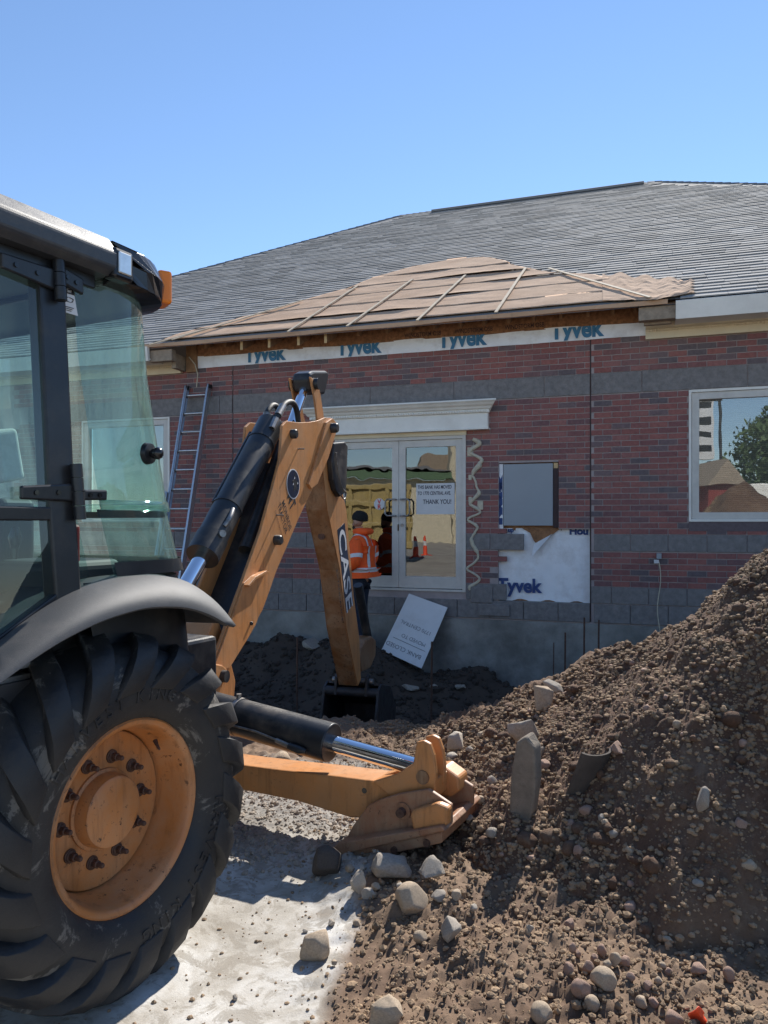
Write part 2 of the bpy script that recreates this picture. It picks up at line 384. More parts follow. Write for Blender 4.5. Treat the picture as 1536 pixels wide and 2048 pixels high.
conc = t.mix(t.ramp(t.noise(75, 5, .7, w), [(.27, B3(.75)), (.36, B3(0))]), conc, (.15, .12, .09))
conc = t.mix(t.ramp(t.noise(1.15, 6, .6, w), [(.56, B3(0)), (.68, B3(.75))]), conc, (.25, .18, .11))
grav = t.ramp(t.noise(38, 5, .7, w), [(.3, (.10, .095, .09, 1)), (.7, (.33, .31, .28, 1))])
c = t.mix(ag.outputs['Fac'], soil, grav); c = t.mix(ac.outputs['Fac'], c, conc)
af = t.n('Attribute'); af.attribute_name = 'lot'; c = t.mix(af.outputs['Fac'], c, t.ramp(t.noise(.5, 6, .6, w), [(.3, (.26, .235, .195, 1)), (.7, (.40, .365, .31, 1))]))
t.base(c); t.rough(.93); t.bump(t.noise(120, 6, .75, w), .45, .006); M['ground'] = t.m
def stonemat(name, col, var=.25, sc=9):
    t = NT(name); c = Vector(col)
    k = t.ramp(t.noise(sc, 8, .65), [(.3, tuple(c * (1 - var)) + (1,)), (.7, tuple(c * (1 + var)) + (1,))])
    k = t.mix(t.ramp(t.noise(sc * 3, 7, .75), [(.56, B3(0)), (.70, B3(.55))]), k, tuple(c * .45) + (1,))
    t.base(k); t.rough(.88); t.bump(t.noise(sc * 8, 6, .7), .5, .008); return t.m
M['st_tan'] = stonemat('tan_cobble', (.40, .31, .22)); M['st_grey'] = stonemat('grey_rock', (.33, .285, .235)); M['st_dark'] = stonemat('dark_rock', (.075, .06, .05))
M['st_pale'] = stonemat('broken_concrete', (.40, .35, .29), .2, 14); M['st_slab'] = stonemat('weathered_slab', (.20, .165, .13), .25, 14); M['st_red'] = stonemat('reddish_cobble', (.33, .215, .16))
M['yellow'] = paint('yellow_truck_paint', (.46, .35, .13), .6, .3)
M['conered'] = simple('cone_orange', (.85, .09, .03), .5); M['green'] = simple('green_fascia', (.10, .17, .09), .6)
M['store'] = simple('cream_store_wall', (.62, .55, .40), .8); M['shedred'] = simple('red_shed_boards', (.20, .035, .03), .8)
M['bark'] = simple('bark', (.10, .075, .055), .9, bump=.5); M['leaf'] = simple('green_leaves', (.06, .10, .03), .7, var=.4, scale=2)

# ================================================================== TERRAIN
def wall_uw(x, y):
    dx = x - WO[0]; dy = y - WO[1]
    return dx * Wd[0] + dy * Wd[1], dx * Wn[0] + dy * Wn[1]
def g2(a, b): return np.exp(-(a * a + b * b))
def ground_h(x, y, fine=True):
    x = np.asarray(x, float); y = np.asarray(y, float)
    u, w = wall_uw(x, y)
    near = sst(14, 8, np.hypot(x, y - 4))
    h = .035 * fbm(x * .8, y * .8, 3, 11) * near
    lipn = .28 * fbm(x * 1.1, y * 1.1, 3, 5)
    soilz = sst(-.35, .15, x - .10 * fbm(x * 3, y * 3, 3, 9) + .02 - .35 * sst(3.6, 5.2, y))
    h = h + soilz * near * (.05 + .05 * fbm(x * 2.2, y * 2.2, 3, 21) + .07 * sst(.2, 1.6, x))
    lip = np.exp(-((w - 4.95 + lipn * .4) / .38) ** 2) * sst(-1.4, -.2, u) * sst(9, 5, u)
    h = h + lip * (.05 + .09 * fbm(x * 2.5, y * 2.5, 3, 33))
    tr = sst(4.75, 3.95, w + lipn) * sst(-9, -7.5, u) * sst(9.5, 8, u)
    fl = -.78 + .05 * fbm(x * 2, y * 2, 3, 8)
    fl = fl + .62 * g2((u + 1.45) / 1.0, (w - .2) / .95) + .66 * g2((u + .2) / .75, (w - .5) / .9) + .38 * g2((u - 1.25) / .7, (w - .1) / .7) + .5 * g2((u + 3.4) / 1.2, (w - .8) / 1.2)
    fl = np.maximum(fl, -.85)
    h = h * (1 - tr) + fl * tr
    h = np.where(w < -.3, np.minimum(h, -.2), h)
    if fine:
        rough = near * (np.maximum(soilz, .8 * sst(4.5, 5.2, y)) * (1 - tr) * .034 + .002)
        gz = grav_m(x, y)
        h = h + .16 * tr * near * fbm(x * 1.8, y * 1.8, 3, 12) + rough * 1.3 * fbm(x * 5, y * 5, 4, 2) + gz * .014 * fbm(x * 26, y * 26, 3, 4) + rough * 1.5 * np.abs(fbm(x * 14, y * 14, 3, 14)) + rough * .65 * np.abs(fbm(x * 38, y * 38, 2, 6))
    return h
def conc_m(x, y):
    xb = -.17 + .10 * fbm(x * 3.2, y * 3.2, 4, 41) + .05 * sst(2.4, 3.2, y)
    return sst(.06, -.04, x - xb) * sst(3.95, 3.55, y + .25 * fbm(x * 2.5, y * 2.5, 4, 43))
def grav_m(x, y):
    n = .5 * fbm(x * 2, y * 2, 4, 47)
    return sst(3.35, 3.75, y + n * .5) * sst(5.2, 4.7, y + n) * sst(.22, .0, x + n * .3)
PX, PY, PH = 3.10, 3.88, 2.34
def pile_h(x, y, fine=True):
    x = np.asarray(x, float); y = np.asarray(y, float)
    dx = x - PX; dy = y - PY
    ey = np.where(dy < 0, -dy * 1.22 + .6 * np.maximum(0, -dy - .4) ** 1.15, dy * 1.15); kx = np.where(dx > 0, .95, .98)
    wob = .22 * fbm(x * .9, y * .9, 3, 61)
    r = np.sqrt((dx * kx) ** 2 + ey ** 2 + .02) + wob
    h = PH - .85 * r
    h2 = .80 - .72 * np.sqrt(((x - 1.62) / 1.15) ** 2 + ((y - 5.25) / 1.0) ** 2 + .01) + .5 * wob
    h = np.maximum(h, h2) + .06 * np.exp(-((h - h2) / .18) ** 2)
    h = h + .10 * np.exp(-(((h - .05) / .22) ** 2))          # soft toe
    if fine:
        dg = fbm((x * .6 + y) * 2.2, (x - y * .3) * 5.5, 3, 71)
        am = .75 + .8 * sst(-.25, .3, fbm(x * 1.3 + 4, y * 1.3, 3, 79))
        h = h + .07 * dg + .055 * fbm(x * 5, y * 5, 3, 73) + am * (.048 * np.abs(fbm(x * 15, y * 15, 3, 75)) + .022 * np.abs(fbm(x * 40, y * 40, 2, 77)))
    return h
def surf_h(x, y): return np.maximum(ground_h(x, y), pile_h(x, y))
def axis(lo, hi, step, far, k):
    core = np.concatenate([np.arange(lo - 4.2, lo, .06), np.arange(lo, hi, step), np.arange(hi, hi + 4.8, .06)]); lo -= 4.2; hi += 4.8
    g = [.075]
    while sum(g) < far: g.append(g[-1] * 1.22)
    g = np.cumsum(g)
    return np.concatenate([(lo - g)[::-1], core, hi - .06 + g])
def height_mesh(name, xs, ys, H, keep=None, attrs=None):
    X, Y = np.meshgrid(xs, ys, indexing='ij'); Z = H(X, Y)
    nx, ny = X.shape; co = np.stack([X, Y, Z], -1).reshape(-1, 3)
    i = np.arange(nx * ny).reshape(nx, ny)
    q = np.stack([i[:-1, :-1], i[1:, :-1], i[1:, 1:], i[:-1, 1:]], -1).reshape(-1, 4)
    if keep is not None:
        kz = keep(X, Y, Z).ravel(); q = q[kz[q].any(1)]
        used = np.unique(q); rem = np.full(nx * ny, -1); rem[used] = np.arange(len(used)); q = rem[q]; co = co[used]
        X, Y = co[:, 0], co[:, 1]
    me = bpy.data.meshes.new(name); me.vertices.add(len(co)); me.vertices.foreach_set('co', co.ravel().astype('f'))
    me.loops.add(q.size); me.loops.foreach_set('vertex_index', q.ravel().astype('i'))
    me.polygons.add(len(q)); me.polygons.foreach_set('loop_start', np.arange(0, q.size, 4).astype('i')); me.polygons.foreach_set('loop_total', np.full(len(q), 4, 'i'))
    me.polygons.foreach_set('use_smooth', np.ones(len(q), bool)); me.update(calc_edges=True); me.validate()
    for nm, fn in (attrs or {}).items():
        a = me.attributes.new(nm, 'FLOAT', 'POINT'); a.data.foreach_set('value', fn(np.asarray(X).ravel(), np.asarray(Y).ravel()).astype('f'))
    return me
def damp_m(x, y):
    u, w = wall_uw(x, y); return .75 * sst(4.6, 4.1, w + .3 * fbm(x * 1.1, y * 1.1, 3, 5)) * sst(-9, -7.5, u) * sst(9.5, 8, u)
gxs = axis(-1.9, 2.3, .0165, 1500, 60); gys = axis(2.0, 6.9, .0165, 1500, 60)
g_me = height_mesh('ground', gxs, gys, ground_h, attrs={'conc': conc_m, 'grav': lambda x, y: np.maximum(grav_m(x, y), sst(1.2, .4, y)), 'damp': damp_m, 'lot': lambda x, y: sst(1.2, -.5, y + .6 * fbm(x, y, 3, 91))})
gnd = bpy.data.objects.new('ground', g_me); S.collection.objects.link(gnd); g_me.materials.append(M['ground']); gnd['kind'] = 'structure'
pxs = np.concatenate([np.arange(-.2, 2.7, .0135), np.arange(2.7, 6.6, .06)]); pys = np.concatenate([np.arange(1.2, 5.6, .0135), np.arange(5.6, 8.2, .05)])
p_me = height_mesh('soil_mound', pxs, pys, pile_h, keep=lambda X, Y, Z: Z > ground_h(X, Y) - .05)
pile = bpy.data.objects.new('soil_mound', p_me); S.collection.objects.link(pile); p_me.materials.append(M['soil'])
tag(pile, 'tall brown mound of excavated soil heaped up in front of the brick wall', 'soil mound'); rebase(pile)
def hit(px, py):                                     # the spot of ground or mound seen at a place of the photograph
    r = ray(px, py); t = np.arange(1.6, 11, .01); P = r[None] * t[:, None]
    z = surf_h(P[:, 0], P[:, 1]); k = np.argmax(P[:, 2] + EYE < z)
    return Vector((P[k, 0], P[k, 1], z[k])), t[k]
# loose clods and pebbles, far too many to count: small lumps scattered over soil
def lumps(name, n, fnpos, smin, smax, mat, label, seed, sub=0, parent=None):
    rg = np.random.default_rng(seed); bm = bmesh.new(); bmesh.ops.create_icosphere(bm, subdivisions=1 + sub, radius=1)
    bv = np.array([v.co[:] for v in bm.verts]); bf = np.array([[v.index for v in f.verts] for f in bm.faces]); bm.free()
    P, nrm = fnpos(rg, n); n = len(P)
    s = smin * (smax / smin) ** (rg.random(n) ** 2.2)
    sc = s[:, None] * (0.7 + .6 * rg.random((n, 3))); sc[:, 2] *= .8
    V = bv[None] * (1 + .35 * (rg.random((n, len(bv), 1)) - .5)) * sc[:, None, :]
    a = rg.random(n) * 6.28; ca, sa = np.cos(a)[:, None], np.sin(a)[:, None]
    V = np.stack([V[..., 0] * ca - V[..., 1] * sa, V[..., 0] * sa + V[..., 1] * ca, V[..., 2]], -1)
    V = V + P[:, None, :] + np.array([0, 0, .1])[None, None] * s[:, None, None]
    F = (bf[None] + (np.arange(n) * len(bv))[:, None, None]).reshape(-1, 3)
    me = bpy.data.meshes.new(name); me.from_pydata(V.reshape(-1, 3).tolist(), [], F.tolist()); me.materials.append(mat)
    me.polygons.foreach_set('use_smooth', np.full(len(F), sub > 0))
    o = bpy.data.objects.new(name, me); S.collection.objects.link(o); o['kind'] = 'stuff'
    if label: o['label'] = label; o['category'] = name.replace('_', ' ')
    return o
def pos_pile(rg, n):
    x = rg.uniform(-.1, 2.7, n * 3); y = rg.uniform(2.0, 5.3, n * 3); z = pile_h(x, y); k = (z > ground_h(x, y) - .01) & (rg.random(n * 3) < .4 + .6 * sst(-.2, .3, fbm(x * 1.3 + 4, y * 1.3, 3, 79)))
    P = np.stack([x, y, z], -1)[k][:n]; return P, None
def pos_soil(rg, n):
    x = rg.uniform(-.5, 2.2, n * 3); y = rg.uniform(2.0, 6.6, n * 3); z = ground_h(x, y)
    k = (z > pile_h(x, y)) & (conc_m(x, y) < .4) & (rg.random(n * 3) < sst(-.45, .2, x)); return np.stack([x, y, z], -1)[k][:n], None
def pos_grav(rg, n):
    x = rg.uniform(-1.9, .5, n * 6); y = rg.uniform(3.0, 5.9, n * 6); k = rg.random(n * 6) < grav_m(x, y)
    x, y = x[k], y[k]; return np.stack([x, y, ground_h(x, y)], -1)[:n], None
def pos_conc(rg, n):
    x = -.05 - 1.25 * rg.random(n) ** 2.2; y = rg.uniform(2.0, 4.0, n); return np.stack([x, y, ground_h(x, y)], -1), None
lumps('soil_lumps', 420, pos_pile, .016, .040, M['soil'], 'larger soil lumps half sunk in the mound', 8, 1)
lumps('soil_clods', 44000, pos_pile, .0035, .017, M['clod'], 'crumbly brown soil clods covering the mound', 1)
lumps('dirt_clods', 20000, pos_soil, .003, .016, M['clod'], 'loose dirt clods around the foot of the mound', 2)
lumps('gravel', 9000, pos_grav, .003, .017, M['st_grey'], 'crushed grey gravel under the orange stabilizer arm', 3)
def pos_trench(rg, n):
    u = rg.uniform(-5, 4.2, n); w = rg.uniform(.05, 4.3, n); x = WO[0] + Wd[0] * u + Wn[0] * w; y = WO[1] + Wd[1] * u + Wn[1] * w; return np.stack([x, y, ground_h(x, y)], -1), None
M['wetclod'] = simple('damp_clod', (.045, .033, .025), .95, var=.4, scale=9, bump=.6, bscale=60)
lumps('trench_clods', 9000, pos_trench, .010, .060, M['wetclod'], 'dark damp clods covering the trench floor', 7)
lumps('crumbs', 900, pos_conc, .002, .011, M['clod'], 'small dirt crumbs scattered over the pale concrete', 4)
lumps('pebbles', 260, pos_pile, .007, .024, M['st_red'], 'small pebbles stuck in the soil mound', 5, 1)

# single stones
def stone_mesh(name, seed, ang=False, sub=3):
    bm = bmesh.new(); rg = random.Random(seed)
    if ang:
        for k in range(15): 
            v = Vector((rg.gauss(0, 1), rg.gauss(0, 1), rg.gauss(0, 1))).normalized() * rg.uniform(.85, 1.12); bm.verts.new(v)
        bmesh.ops.convex_hull(bm, input=bm.verts[:])
        bmesh.ops.triangulate(bm, faces=bm.faces[:])
        bmesh.ops.subdivide_edges(bm, edges=bm.edges[:], cuts=5, use_grid_fill=True)
        for v in bm.verts:
            p = v.co; v.co = p * (1 + .16 * float(fbm(p.x * 2.6 + p.z * 1.7, p.y * 2.6 - p.z * 1.3, 4, seed)))
        bmesh.ops.smooth_vert(bm, verts=bm.verts[:], factor=.35, use_axis_x=True, use_axis_y=True, use_axis_z=True)
    else:
        bmesh.ops.create_icosphere(bm, subdivisions=4, radius=1)
        cuts_ = [(Vector((rg.gauss(0, 1), rg.gauss(0, 1), rg.gauss(0, .8))).normalized(), rg.uniform(.62, .9)) for _ in range(7)]
        for v in bm.verts:
            p = v.co.copy()
            for nn, dd in cuts_:
                e_ = p.dot(nn) - dd
                if e_ > 0: p -= nn * e_ * .82
            v.co = p * (1 + .05 * float(fbm(p.x * 3 + p.z, p.y * 3 - p.z, 3, seed)))
    bmesh.ops.recalc_face_normals(bm, faces=bm.faces)
    me = bpy.data.meshes.new(name); bm.to_mesh(me); bm.free()
    me.polygons.foreach_set('use_smooth', np.ones(len(me.polygons), bool))
    if ang: me.set_sharp_from_angle(angle=R_(50))
    return me
def stone(px, py, wpx, hpx, mat, label, seed, ang=False, dep=.9, rot=0., tilt=0., group=None, name=None, sink=.3):
    """centre and size as seen; wpx, hpx are the visible extents in photograph pixels"""
    P, tt = hit(px, py + hpx * .42); k = tt / FPX
    rx, rz = wpx * k / 2, hpx * k / 2 * .95
    o = bpy.data.objects.new(name or ('rock' if ang else 'cobble'), stone_mesh('stone', seed, ang)); S.collection.objects.link(o)
    o.scale = (rx, rx * dep, rz); o.rotation_euler = (R_(random.Random(seed).uniform(-8, 8)), R_(tilt), R_(rot))
    o.location = P + Vector((0, rx * dep * .5, rz * (1 - sink))); o.data.materials.append(M[mat])
    return tag(o, label, 'rock' if ang else 'cobble', group)
stone(630, 1897, 76, 62, 'st_tan', 'smooth tan egg-shaped cobble lying alone on the pale concrete', 11, rot=20, tilt=-22)
stone(822, 1803, 76, 74, 'st_tan', 'round tan cobble beside the broken concrete under the stabilizer pad', 12, rot=30)
stone(652, 1726, 70, 66, 'st_dark', 'dark rounded boulder in shade left of the stabilizer pad', 13, rot=10)
stone(783, 1738, 104, 66, 'st_grey', 'large wedge-shaped grey rock wedged under the stabilizer pad', 14, True, rot=15, tilt=22)
stone(862, 1740, 60, 50, 'st_grey', 'blocky grey-brown rock in shade right of the wedge-shaped rock', 15, True)
stone(715, 1768, 36, 62, 'st_pale', 'upright splinter of broken concrete beside the dark boulder', 16, True, tilt=12)
stone(737, 1790, 30, 34, 'st_pale', 'small broken concrete chip next to the upright splinter', 17, True)
stone(900, 1866, 60, 52, 'st_grey', 'angular grey stone on the dirt below the round tan cobble', 18, True, rot=40)
stone(841, 1878, 30, 28, 'st_tan', 'small round stone touching the angular grey stone', 19)
stone(770, 2030, 84, 62, 'st_tan', 'flat pale sandstone slab half buried in the loose dirt', 20, True, sink=.3)
stone(918, 1484, 66, 40, 'st_pale', 'flat pale rock on the dirt behind the stabilizer foot', 21, True, rot=25, tilt=-15)
stone(1084, 1398, 62, 60, 'st_tan', 'big tan boulder at the crest under a tilted slab', 22, True)
stone(1111, 1376, 52, 26, 'st_pale', 'thin grey concrete slab tilted on top of the tan boulder', 23, True, tilt=32, dep=.8)
stone(1050, 1460, 66, 90, 'st_grey', 'buried grey boulder at the edge of the mound behind the upright slab', 24, True, sink=.3)
stone(1210, 1966, 54, 52, 'st_tan', 'largest pale oval cobble in the cluster at the foot of the mound', 25, tilt=25)
for k, (a, b, c_, d_) in enumerate([(1165, 1984, 42, 40), (1185, 2010, 34, 36), (1138, 1941, 28, 30), (1178, 1937, 26, 28), (1232, 1925, 24, 32), (1205, 1905, 20, 26), (1252, 1931, 26, 22), (1285, 2012, 26, 28), (1308, 2014, 22, 22), (1262, 1955, 20, 18), (1216, 1930, 20, 20), (1145, 1895, 18, 24), (1340, 1948, 20, 16), (1326, 1940, 16, 16), (1400, 1945, 36, 26), (1460, 1955, 26, 36), (1085, 2030, 50, 44), (1350, 2042, 40, 34), (1296, 1985, 22, 20), (1318, 1962, 18, 18), (1156, 1914, 16, 16), (1190, 1920, 18, 18)]):
    stone(a, b, c_, d_, ('st_red', 'st_tan')[k % 3 == 1], 'small rounded cobble in the loose cluster at the foot of the mound', 60 + k, group='cobbles at the foot of the mound', rot=k * 40)
for k, (a, b, c_, d_) in enumerate([(1083, 1502, 20, 24), (1090, 1530, 26, 26), (1205, 1635, 18, 18), (1210, 1655, 18, 16), (1158, 1710, 22, 28), (1228, 1678, 20, 16), (1356, 1452, 20, 22), (1483, 1650, 32, 22), (1398, 1770, 26, 16), (1260, 1700, 18, 18), (1262, 1772, 16, 14), (1060, 1860, 18, 24), (1500, 1735, 36, 24), (1140, 1850, 22, 30), (1410, 1600, 30, 60), (1338, 1882, 26, 18), (1175, 1620, 30, 22), (985, 1560, 22, 20), (962, 1600, 20, 18), (1240, 1500, 40, 30)]):
    stone(a, b, c_, d_, ('st_tan', 'st_red', 'st_grey')[k % 3], 'loose stone sticking out of the side of the soil mound', 90 + k, k % 4 == 3, group='stones in the mound', rot=k * 33, sink=.45)
for k, (a, b, c_, d_) in enumerate([(880, 1795, 34, 32), (912, 1790, 24, 26), (946, 1815, 22, 18), (985, 1668, 28, 22), (965, 1470, 24, 16), (905, 1515, 26, 16), (940, 1500, 20, 16), (700, 1742, 22, 16), (725, 1742, 20, 16), (640, 1745, 18, 14), (752, 1775, 22, 20), (800, 1775, 18, 14), (660, 1850, 24, 16), (714, 1848, 18, 16), (610, 1865, 14, 9), (470, 1998, 14, 14), (668, 1928, 16, 14), (890, 1600, 30, 20), (935, 1640, 26, 20), (560, 1520, 46, 34), (600, 1500, 30, 18)]):
    stone(a, b, c_, d_, ('st_grey', 'st_tan', 'st_pale')[k % 3], 'small broken stone lying loose on the dirt near the stabilizer pad', 130 + k, k % 2 == 0, group='loose stones near the pad', rot=k * 51)
# upright slab and the clay tile half buried in the mound
P, tt = hit(1045, 1640); k = tt / FPX; rg = random.Random(4)
mb = MB(); o1 = [(-.5, 0), (-.42, .55), (-.22, .92), (.10, 1.0), (.40, .90), (.46, .55), (.36, .2), (.12, -.1)]
wv = Vector((.80, -.60, 0)); dv = Vector((.55, .8, .05)) * .075; hh = 180 * k; wd_ = 64 * k
A = [P + wv * a * wd_ + Vector((0, 0, b * hh - .03)) for a, b in o1]
mb.prism(A, [p + dv + Vector((rg.uniform(-.01, .01), 0, rg.uniform(-.015, .015))) for p in A])
sl = put('concrete_slab', mb, M['st_slab'], bevel=.012); tag(sl, 'upright jagged slab of broken concrete stuck in the edge of the mound', 'slab'); rebase(sl)
P, tt = hit(1168, 1568); k = tt / FPX
mb = MB(); ax = Vector((.25, -.25, .93)).normalized(); sx_ = Vector((.9, .4, 0)).normalized(); sy_ = ax.cross(sx_)
pr = [(a, .085) for a in np.linspace(-1.5, 1.5, 14)] + [(a, .070) for a in np.linspace(1.5, -1.5, 14)]
ring = [sx_ * math.sin(a) * r - sy_ * math.cos(a) * r * .5 for a, r in pr]
mb.prism([P + q - ax * .05 for q in ring], [P + q + ax * 75 * k for q in ring]); sl = put('drain_tile', mb, M['st_dark']); tag(sl, 'dark curved piece of drain tile half buried in the mound', 'drain tile'); rebase(sl)
# orange marker at the lower edge
P, tt = hit(1392, 2040); k = tt / FPX
mb = MB(); mb.grid([[P + Vector(((a - .5) * 30 * k + .006 * math.sin(b * 6), .01 * math.sin(a * 5 + b * 3) - b * .02, b * (48 - 40 * abs(a - .45)) * k - .01)) for b in np.linspace(0, 1, 6)] for a in np.linspace(0, 1, 8)])
sl = put('marker_flag', mb, M['conered']); m = sl.modifiers.new('t', 'SOLIDIFY'); m.thickness = .003; tag(sl, 'bright orange scrap of marker flagging poking out of the dirt', 'marker flag'); rebase(sl)

# ================================================================== BRICK BUILDING
CO, BL = .075, .2255                                    # course height, brick length with joint
bld = root('brick_building', ww(0, 0, -.9), 'long red brick building with dark shingle roof and torn-off entrance canopy', 'building')
Z_ST0, Z_ST1, Z_B0, Z_L0, Z_L1, Z_BAND0, Z_BAND1, Z_TOP = .29, .54, .765, 1.215, 1.44, 3.24, 3.52, 3.97
DOOR = (-.75, 1.18, .645, 2.78); WIN = (4.01, 5.75, 1.60, 3.235); WINL = (-5.2, -3.53, 1.60, 3.235); PAN = (1.63, 2.42, 1.50, 2.385)
def in_patch(u, z):                                     # brick pulled off, house wrap showing
    if u > 2.82 or z > 1.50 or z < .50: return False
    left = 1.72 if z > 1.2 else (1.66 if z > 1.0 else (1.56 if z > .8 else 1.50))
    return u > left
def hole(u0, u1, z0, z1):
    for D in (DOOR, WIN, WINL, PAN):
        if u1 > D[0] + .02 and u0 < D[1] - .02 and z1 > D[2] + .02 and z0 < D[3] - .02: return True
    return in_patch((u0 + u1) / 2 - .02, (z0 + z1) / 2)
# backing wall with openings: mortar plane 8 mm behind the brick faces
mb = MB()
us = sorted({-11, 12.4, DOOR[0], DOOR[1], WIN[0], WIN[1], WINL[0], WINL[1], PAN[0], PAN[1], 1.62, 2.825}); zs = sorted({.2, .52, DOOR[2], DOOR[3], WIN[2], WIN[3], PAN[2], PAN[3], 4.0})
for a, b in zip(us[:-1], us[1:]):
    for c_, d_ in zip(zs[:-1], zs[1:]):
        um, zm = (a + b) / 2, (c_ + d_) / 2
        if any(D[0] < um < D[1] and D[2] < zm < D[3] for D in (DOOR, WIN, WINL, PAN)) or (1.62 < um < 2.825 and .52 < zm < 1.5): continue
        mb.fbox(ww, a, b, -.24, -.008, c_, d_)
wall = put('wall', mb, M['mortar'], bld)
mb = MB(); mb.fbox(ww, -11, 12.4, -.3, .035, -1.2, .26); mb.fbox(ww, -11, 12.4, -.28, .012, .255, .275)
put('foundation', mb, M['found'], bld)
# bricks
rows = []
z = Z_B0
while z < Z_L0 - .01: rows.append(z); z += CO
z = Z_L1
while z < Z_BAND0 - .01: rows.append(z); z += CO
z = Z_BAND1
while z < Z_TOP - .01: rows.append(z); z += CO
def clipped(u0, u1, z0, z1):                            # split a brick at the openings' jambs and control joints
    segs = [(u0, u1)]
    for D in (DOOR, WIN, WINL, PAN):
        if z1 > D[2] + .02 and z0 < D[3] - .02:
            new = []
            for a, b in segs:
                if b <= D[0] or a >= D[1]: new.append((a, b))
                else:
                    if a < D[0] - .03: new.append((a, D[0] - .004))
                    if b > D[1] + .03: new.append((D[1] + .004, b))
            segs = new
    for J in (2.825, -2.42):
        new = []
        for a, b in segs:
            if a < J < b:
                if J - a > .04: new.append((a, J - .009))
                if b - J > .04: new.append((J + .009, b))
            else: new.append((a, b))
        segs = new
    return [(a, b) for a, b in segs if not in_patch((a + b) / 2 - .02, (z0 + z1) / 2)]
bricks = []
for k, z in enumerate(rows):
    u = -6.6 + (BL / 2 if k % 2 else 0)
    while u < 6.2:
        for a, b in clipped(u, u + BL - .011, z, z + CO - .011): bricks.append((a, b, z, z + CO - .011))
        u += BL
def pj(p): return CX + FPX * p.x / p.y, CY - FPX * (p.z - EYE) / p.y
def vis(b):
    x, y = pj(ww((b[0] + b[1]) / 2, 0, b[2])); return 300 < x < 1536 and not (x > 1250 and y > 1290 - (x - 1300) * .74)
full = [b for b in bricks if abs(b[1] - b[0] - (BL - .011)) < 1e-4 and vis(b)]
full.sort(key=lambda b: -b[1]); single = set(full[:300])
def brick_shape(L, H):
    mb = MB(); mb.frame_box((0, 0, 0), Vector((Wd[0], Wd[1], 0)) * L / 2, Vector((Wn[0], Wn[1], 0)) * .03, (0, 0, H / 2)); me = mb.mesh('brick'); me.materials.append(M['brick']); return me
bme = brick_shape(BL - .011, CO - .011); wl = wloc(bld); rg = random.Random(5)
for b in full[:300]:
    o = bpy.data.objects.new('brick', bme); S.collection.objects.link(o); o.parent = wall
    o.location = ww((b[0] + b[1]) / 2, -.03 + rg.uniform(-.0015, .0015), (b[2] + b[3]) / 2) - wl
def run_mesh(name, mb, mat, parent, per=6, seed=1):
    me = bpy.data.meshes.new(name); sh = wloc(parent); me.from_pydata([tuple(v - sh) for v in mb.v], [], mb.f); me.materials.append(mat)
    rg = np.random.default_rng(seed); n = len(mb.v) // 8; a = me.attributes.new('rnd', 'FLOAT', 'POINT'); a.data.foreach_set('value', np.repeat(rg.random(n), 8).astype('f'))
    bm = bmesh.new(); bm.from_mesh(me); bmesh.ops.recalc_face_normals(bm, faces=bm.faces); bm.to_mesh(me); bm.free()
    o = bpy.data.objects.new(name, me); S.collection.objects.link(o); o.parent = parent; o['kind'] = 'stuff'; return o
mb = MB()
for b in bricks:
    if b not in single: j = rg.uniform(-.0015, .0015); mb.fbox(ww, b[0], b[1], -.06 + j, j, b[2], b[3])
run_mesh('brickwork', mb, M['brick_a'], wall, seed=2)
# stone courses: each block a part
def blocks(z0, z1, step, off, proud, u0=-6.6, u1=6.4, jit=0.):
    u = u0 + off
    while u < u1:
        for a, b in clipped(u, u + step - .009, z0, z1):
            m_ = MB(); j = rg.uniform(0, jit); m_.fbox(ww, a, b, -.06, proud + j, z0 + .004, z1 - .006); put('stone_block', m_, M['stone'], wall, bevel=.004, seg=1)
        u += step
blocks(Z_BAND0, Z_BAND1, 1.22, .3, .006); blocks(Z_L0, Z_L1, .451, .0, .006); blocks(Z_ST1, Z_B0, .451, .22, .008, jit=.004); blocks(Z_ST0, Z_ST1, .451, .0, .012, jit=.01)
mb = MB(); [mb.fbox(ww, J - .0085, J + .0085, -.05, -.003, .3, 3.96) for J in (2.825, -2.42)]; put('control_joint', mb, M['joint'], wall)
# toothed brick and loose block at the patch's lower left
m_ = MB(); m_.fbox(ww, 1.25, 1.55, -.02, .035, .50, .72); put('stone_block', m_, M['stone'], wall, bevel=.01)
m_ = MB(); m_.fbox(ww, 1.36, 1.78, -.02, .05, .33, .49); put('stone_block', m_, M['stone'], wall, bevel=.01)
# patch of house wrap with print and torn flap
mb = MB(); NU, NZ = 26, 22; P_ = []
for i in range(NU + 1):
    col = []
    for j in range(NZ + 1):
        u = 1.45 + (2.822 - 1.45) * i / NU; z = .545 + .965 * j / NZ
        if i == 0: u += .03 * math.sin(j * 1.7)
        if j == 0: z += .02 * math.sin(i * .9) - .012 * (i / NU)
        col.append(ww(u, -.085 + .010 * float(fbm(u * 4, z * 4, 3, 7)) + .006 * math.sin(u * 30 + z * 4), z))
    P_.append(col)
mb.grid(P_); wrap = put('house_wrap', mb, M['tyvek'], bld, label='crumpled white wrap where brick was pulled off')
mb = MB(); mb.fbox(ww, 1.4, 2.83, -.2, -.10, .3, 1.52); put('sheathing', mb, M['osb'], bld)
mb = MB(); mb.fbox(ww, 1.45, 2.822, -.12, -.004, .42, .535); put('rough_ledge', mb, M['found'], bld)
Wr, Up, Wnv = Vector((Wd[0], Wd[1], 0)), Vector((0, 0, 1)), Vector((Wn[0], Wn[1], 0))
put('lettering', text_mesh('Tyvek', .255, ww(1.60, -.062, .655), Wr, Up, .009, sx=.93), M['wrapink2'], wrap)
put('lettering', text_mesh('Hou', .13, ww(2.55, -.066, 1.432), Wr, Up, .006, sx=1.05), M['wrapink2'], wrap)
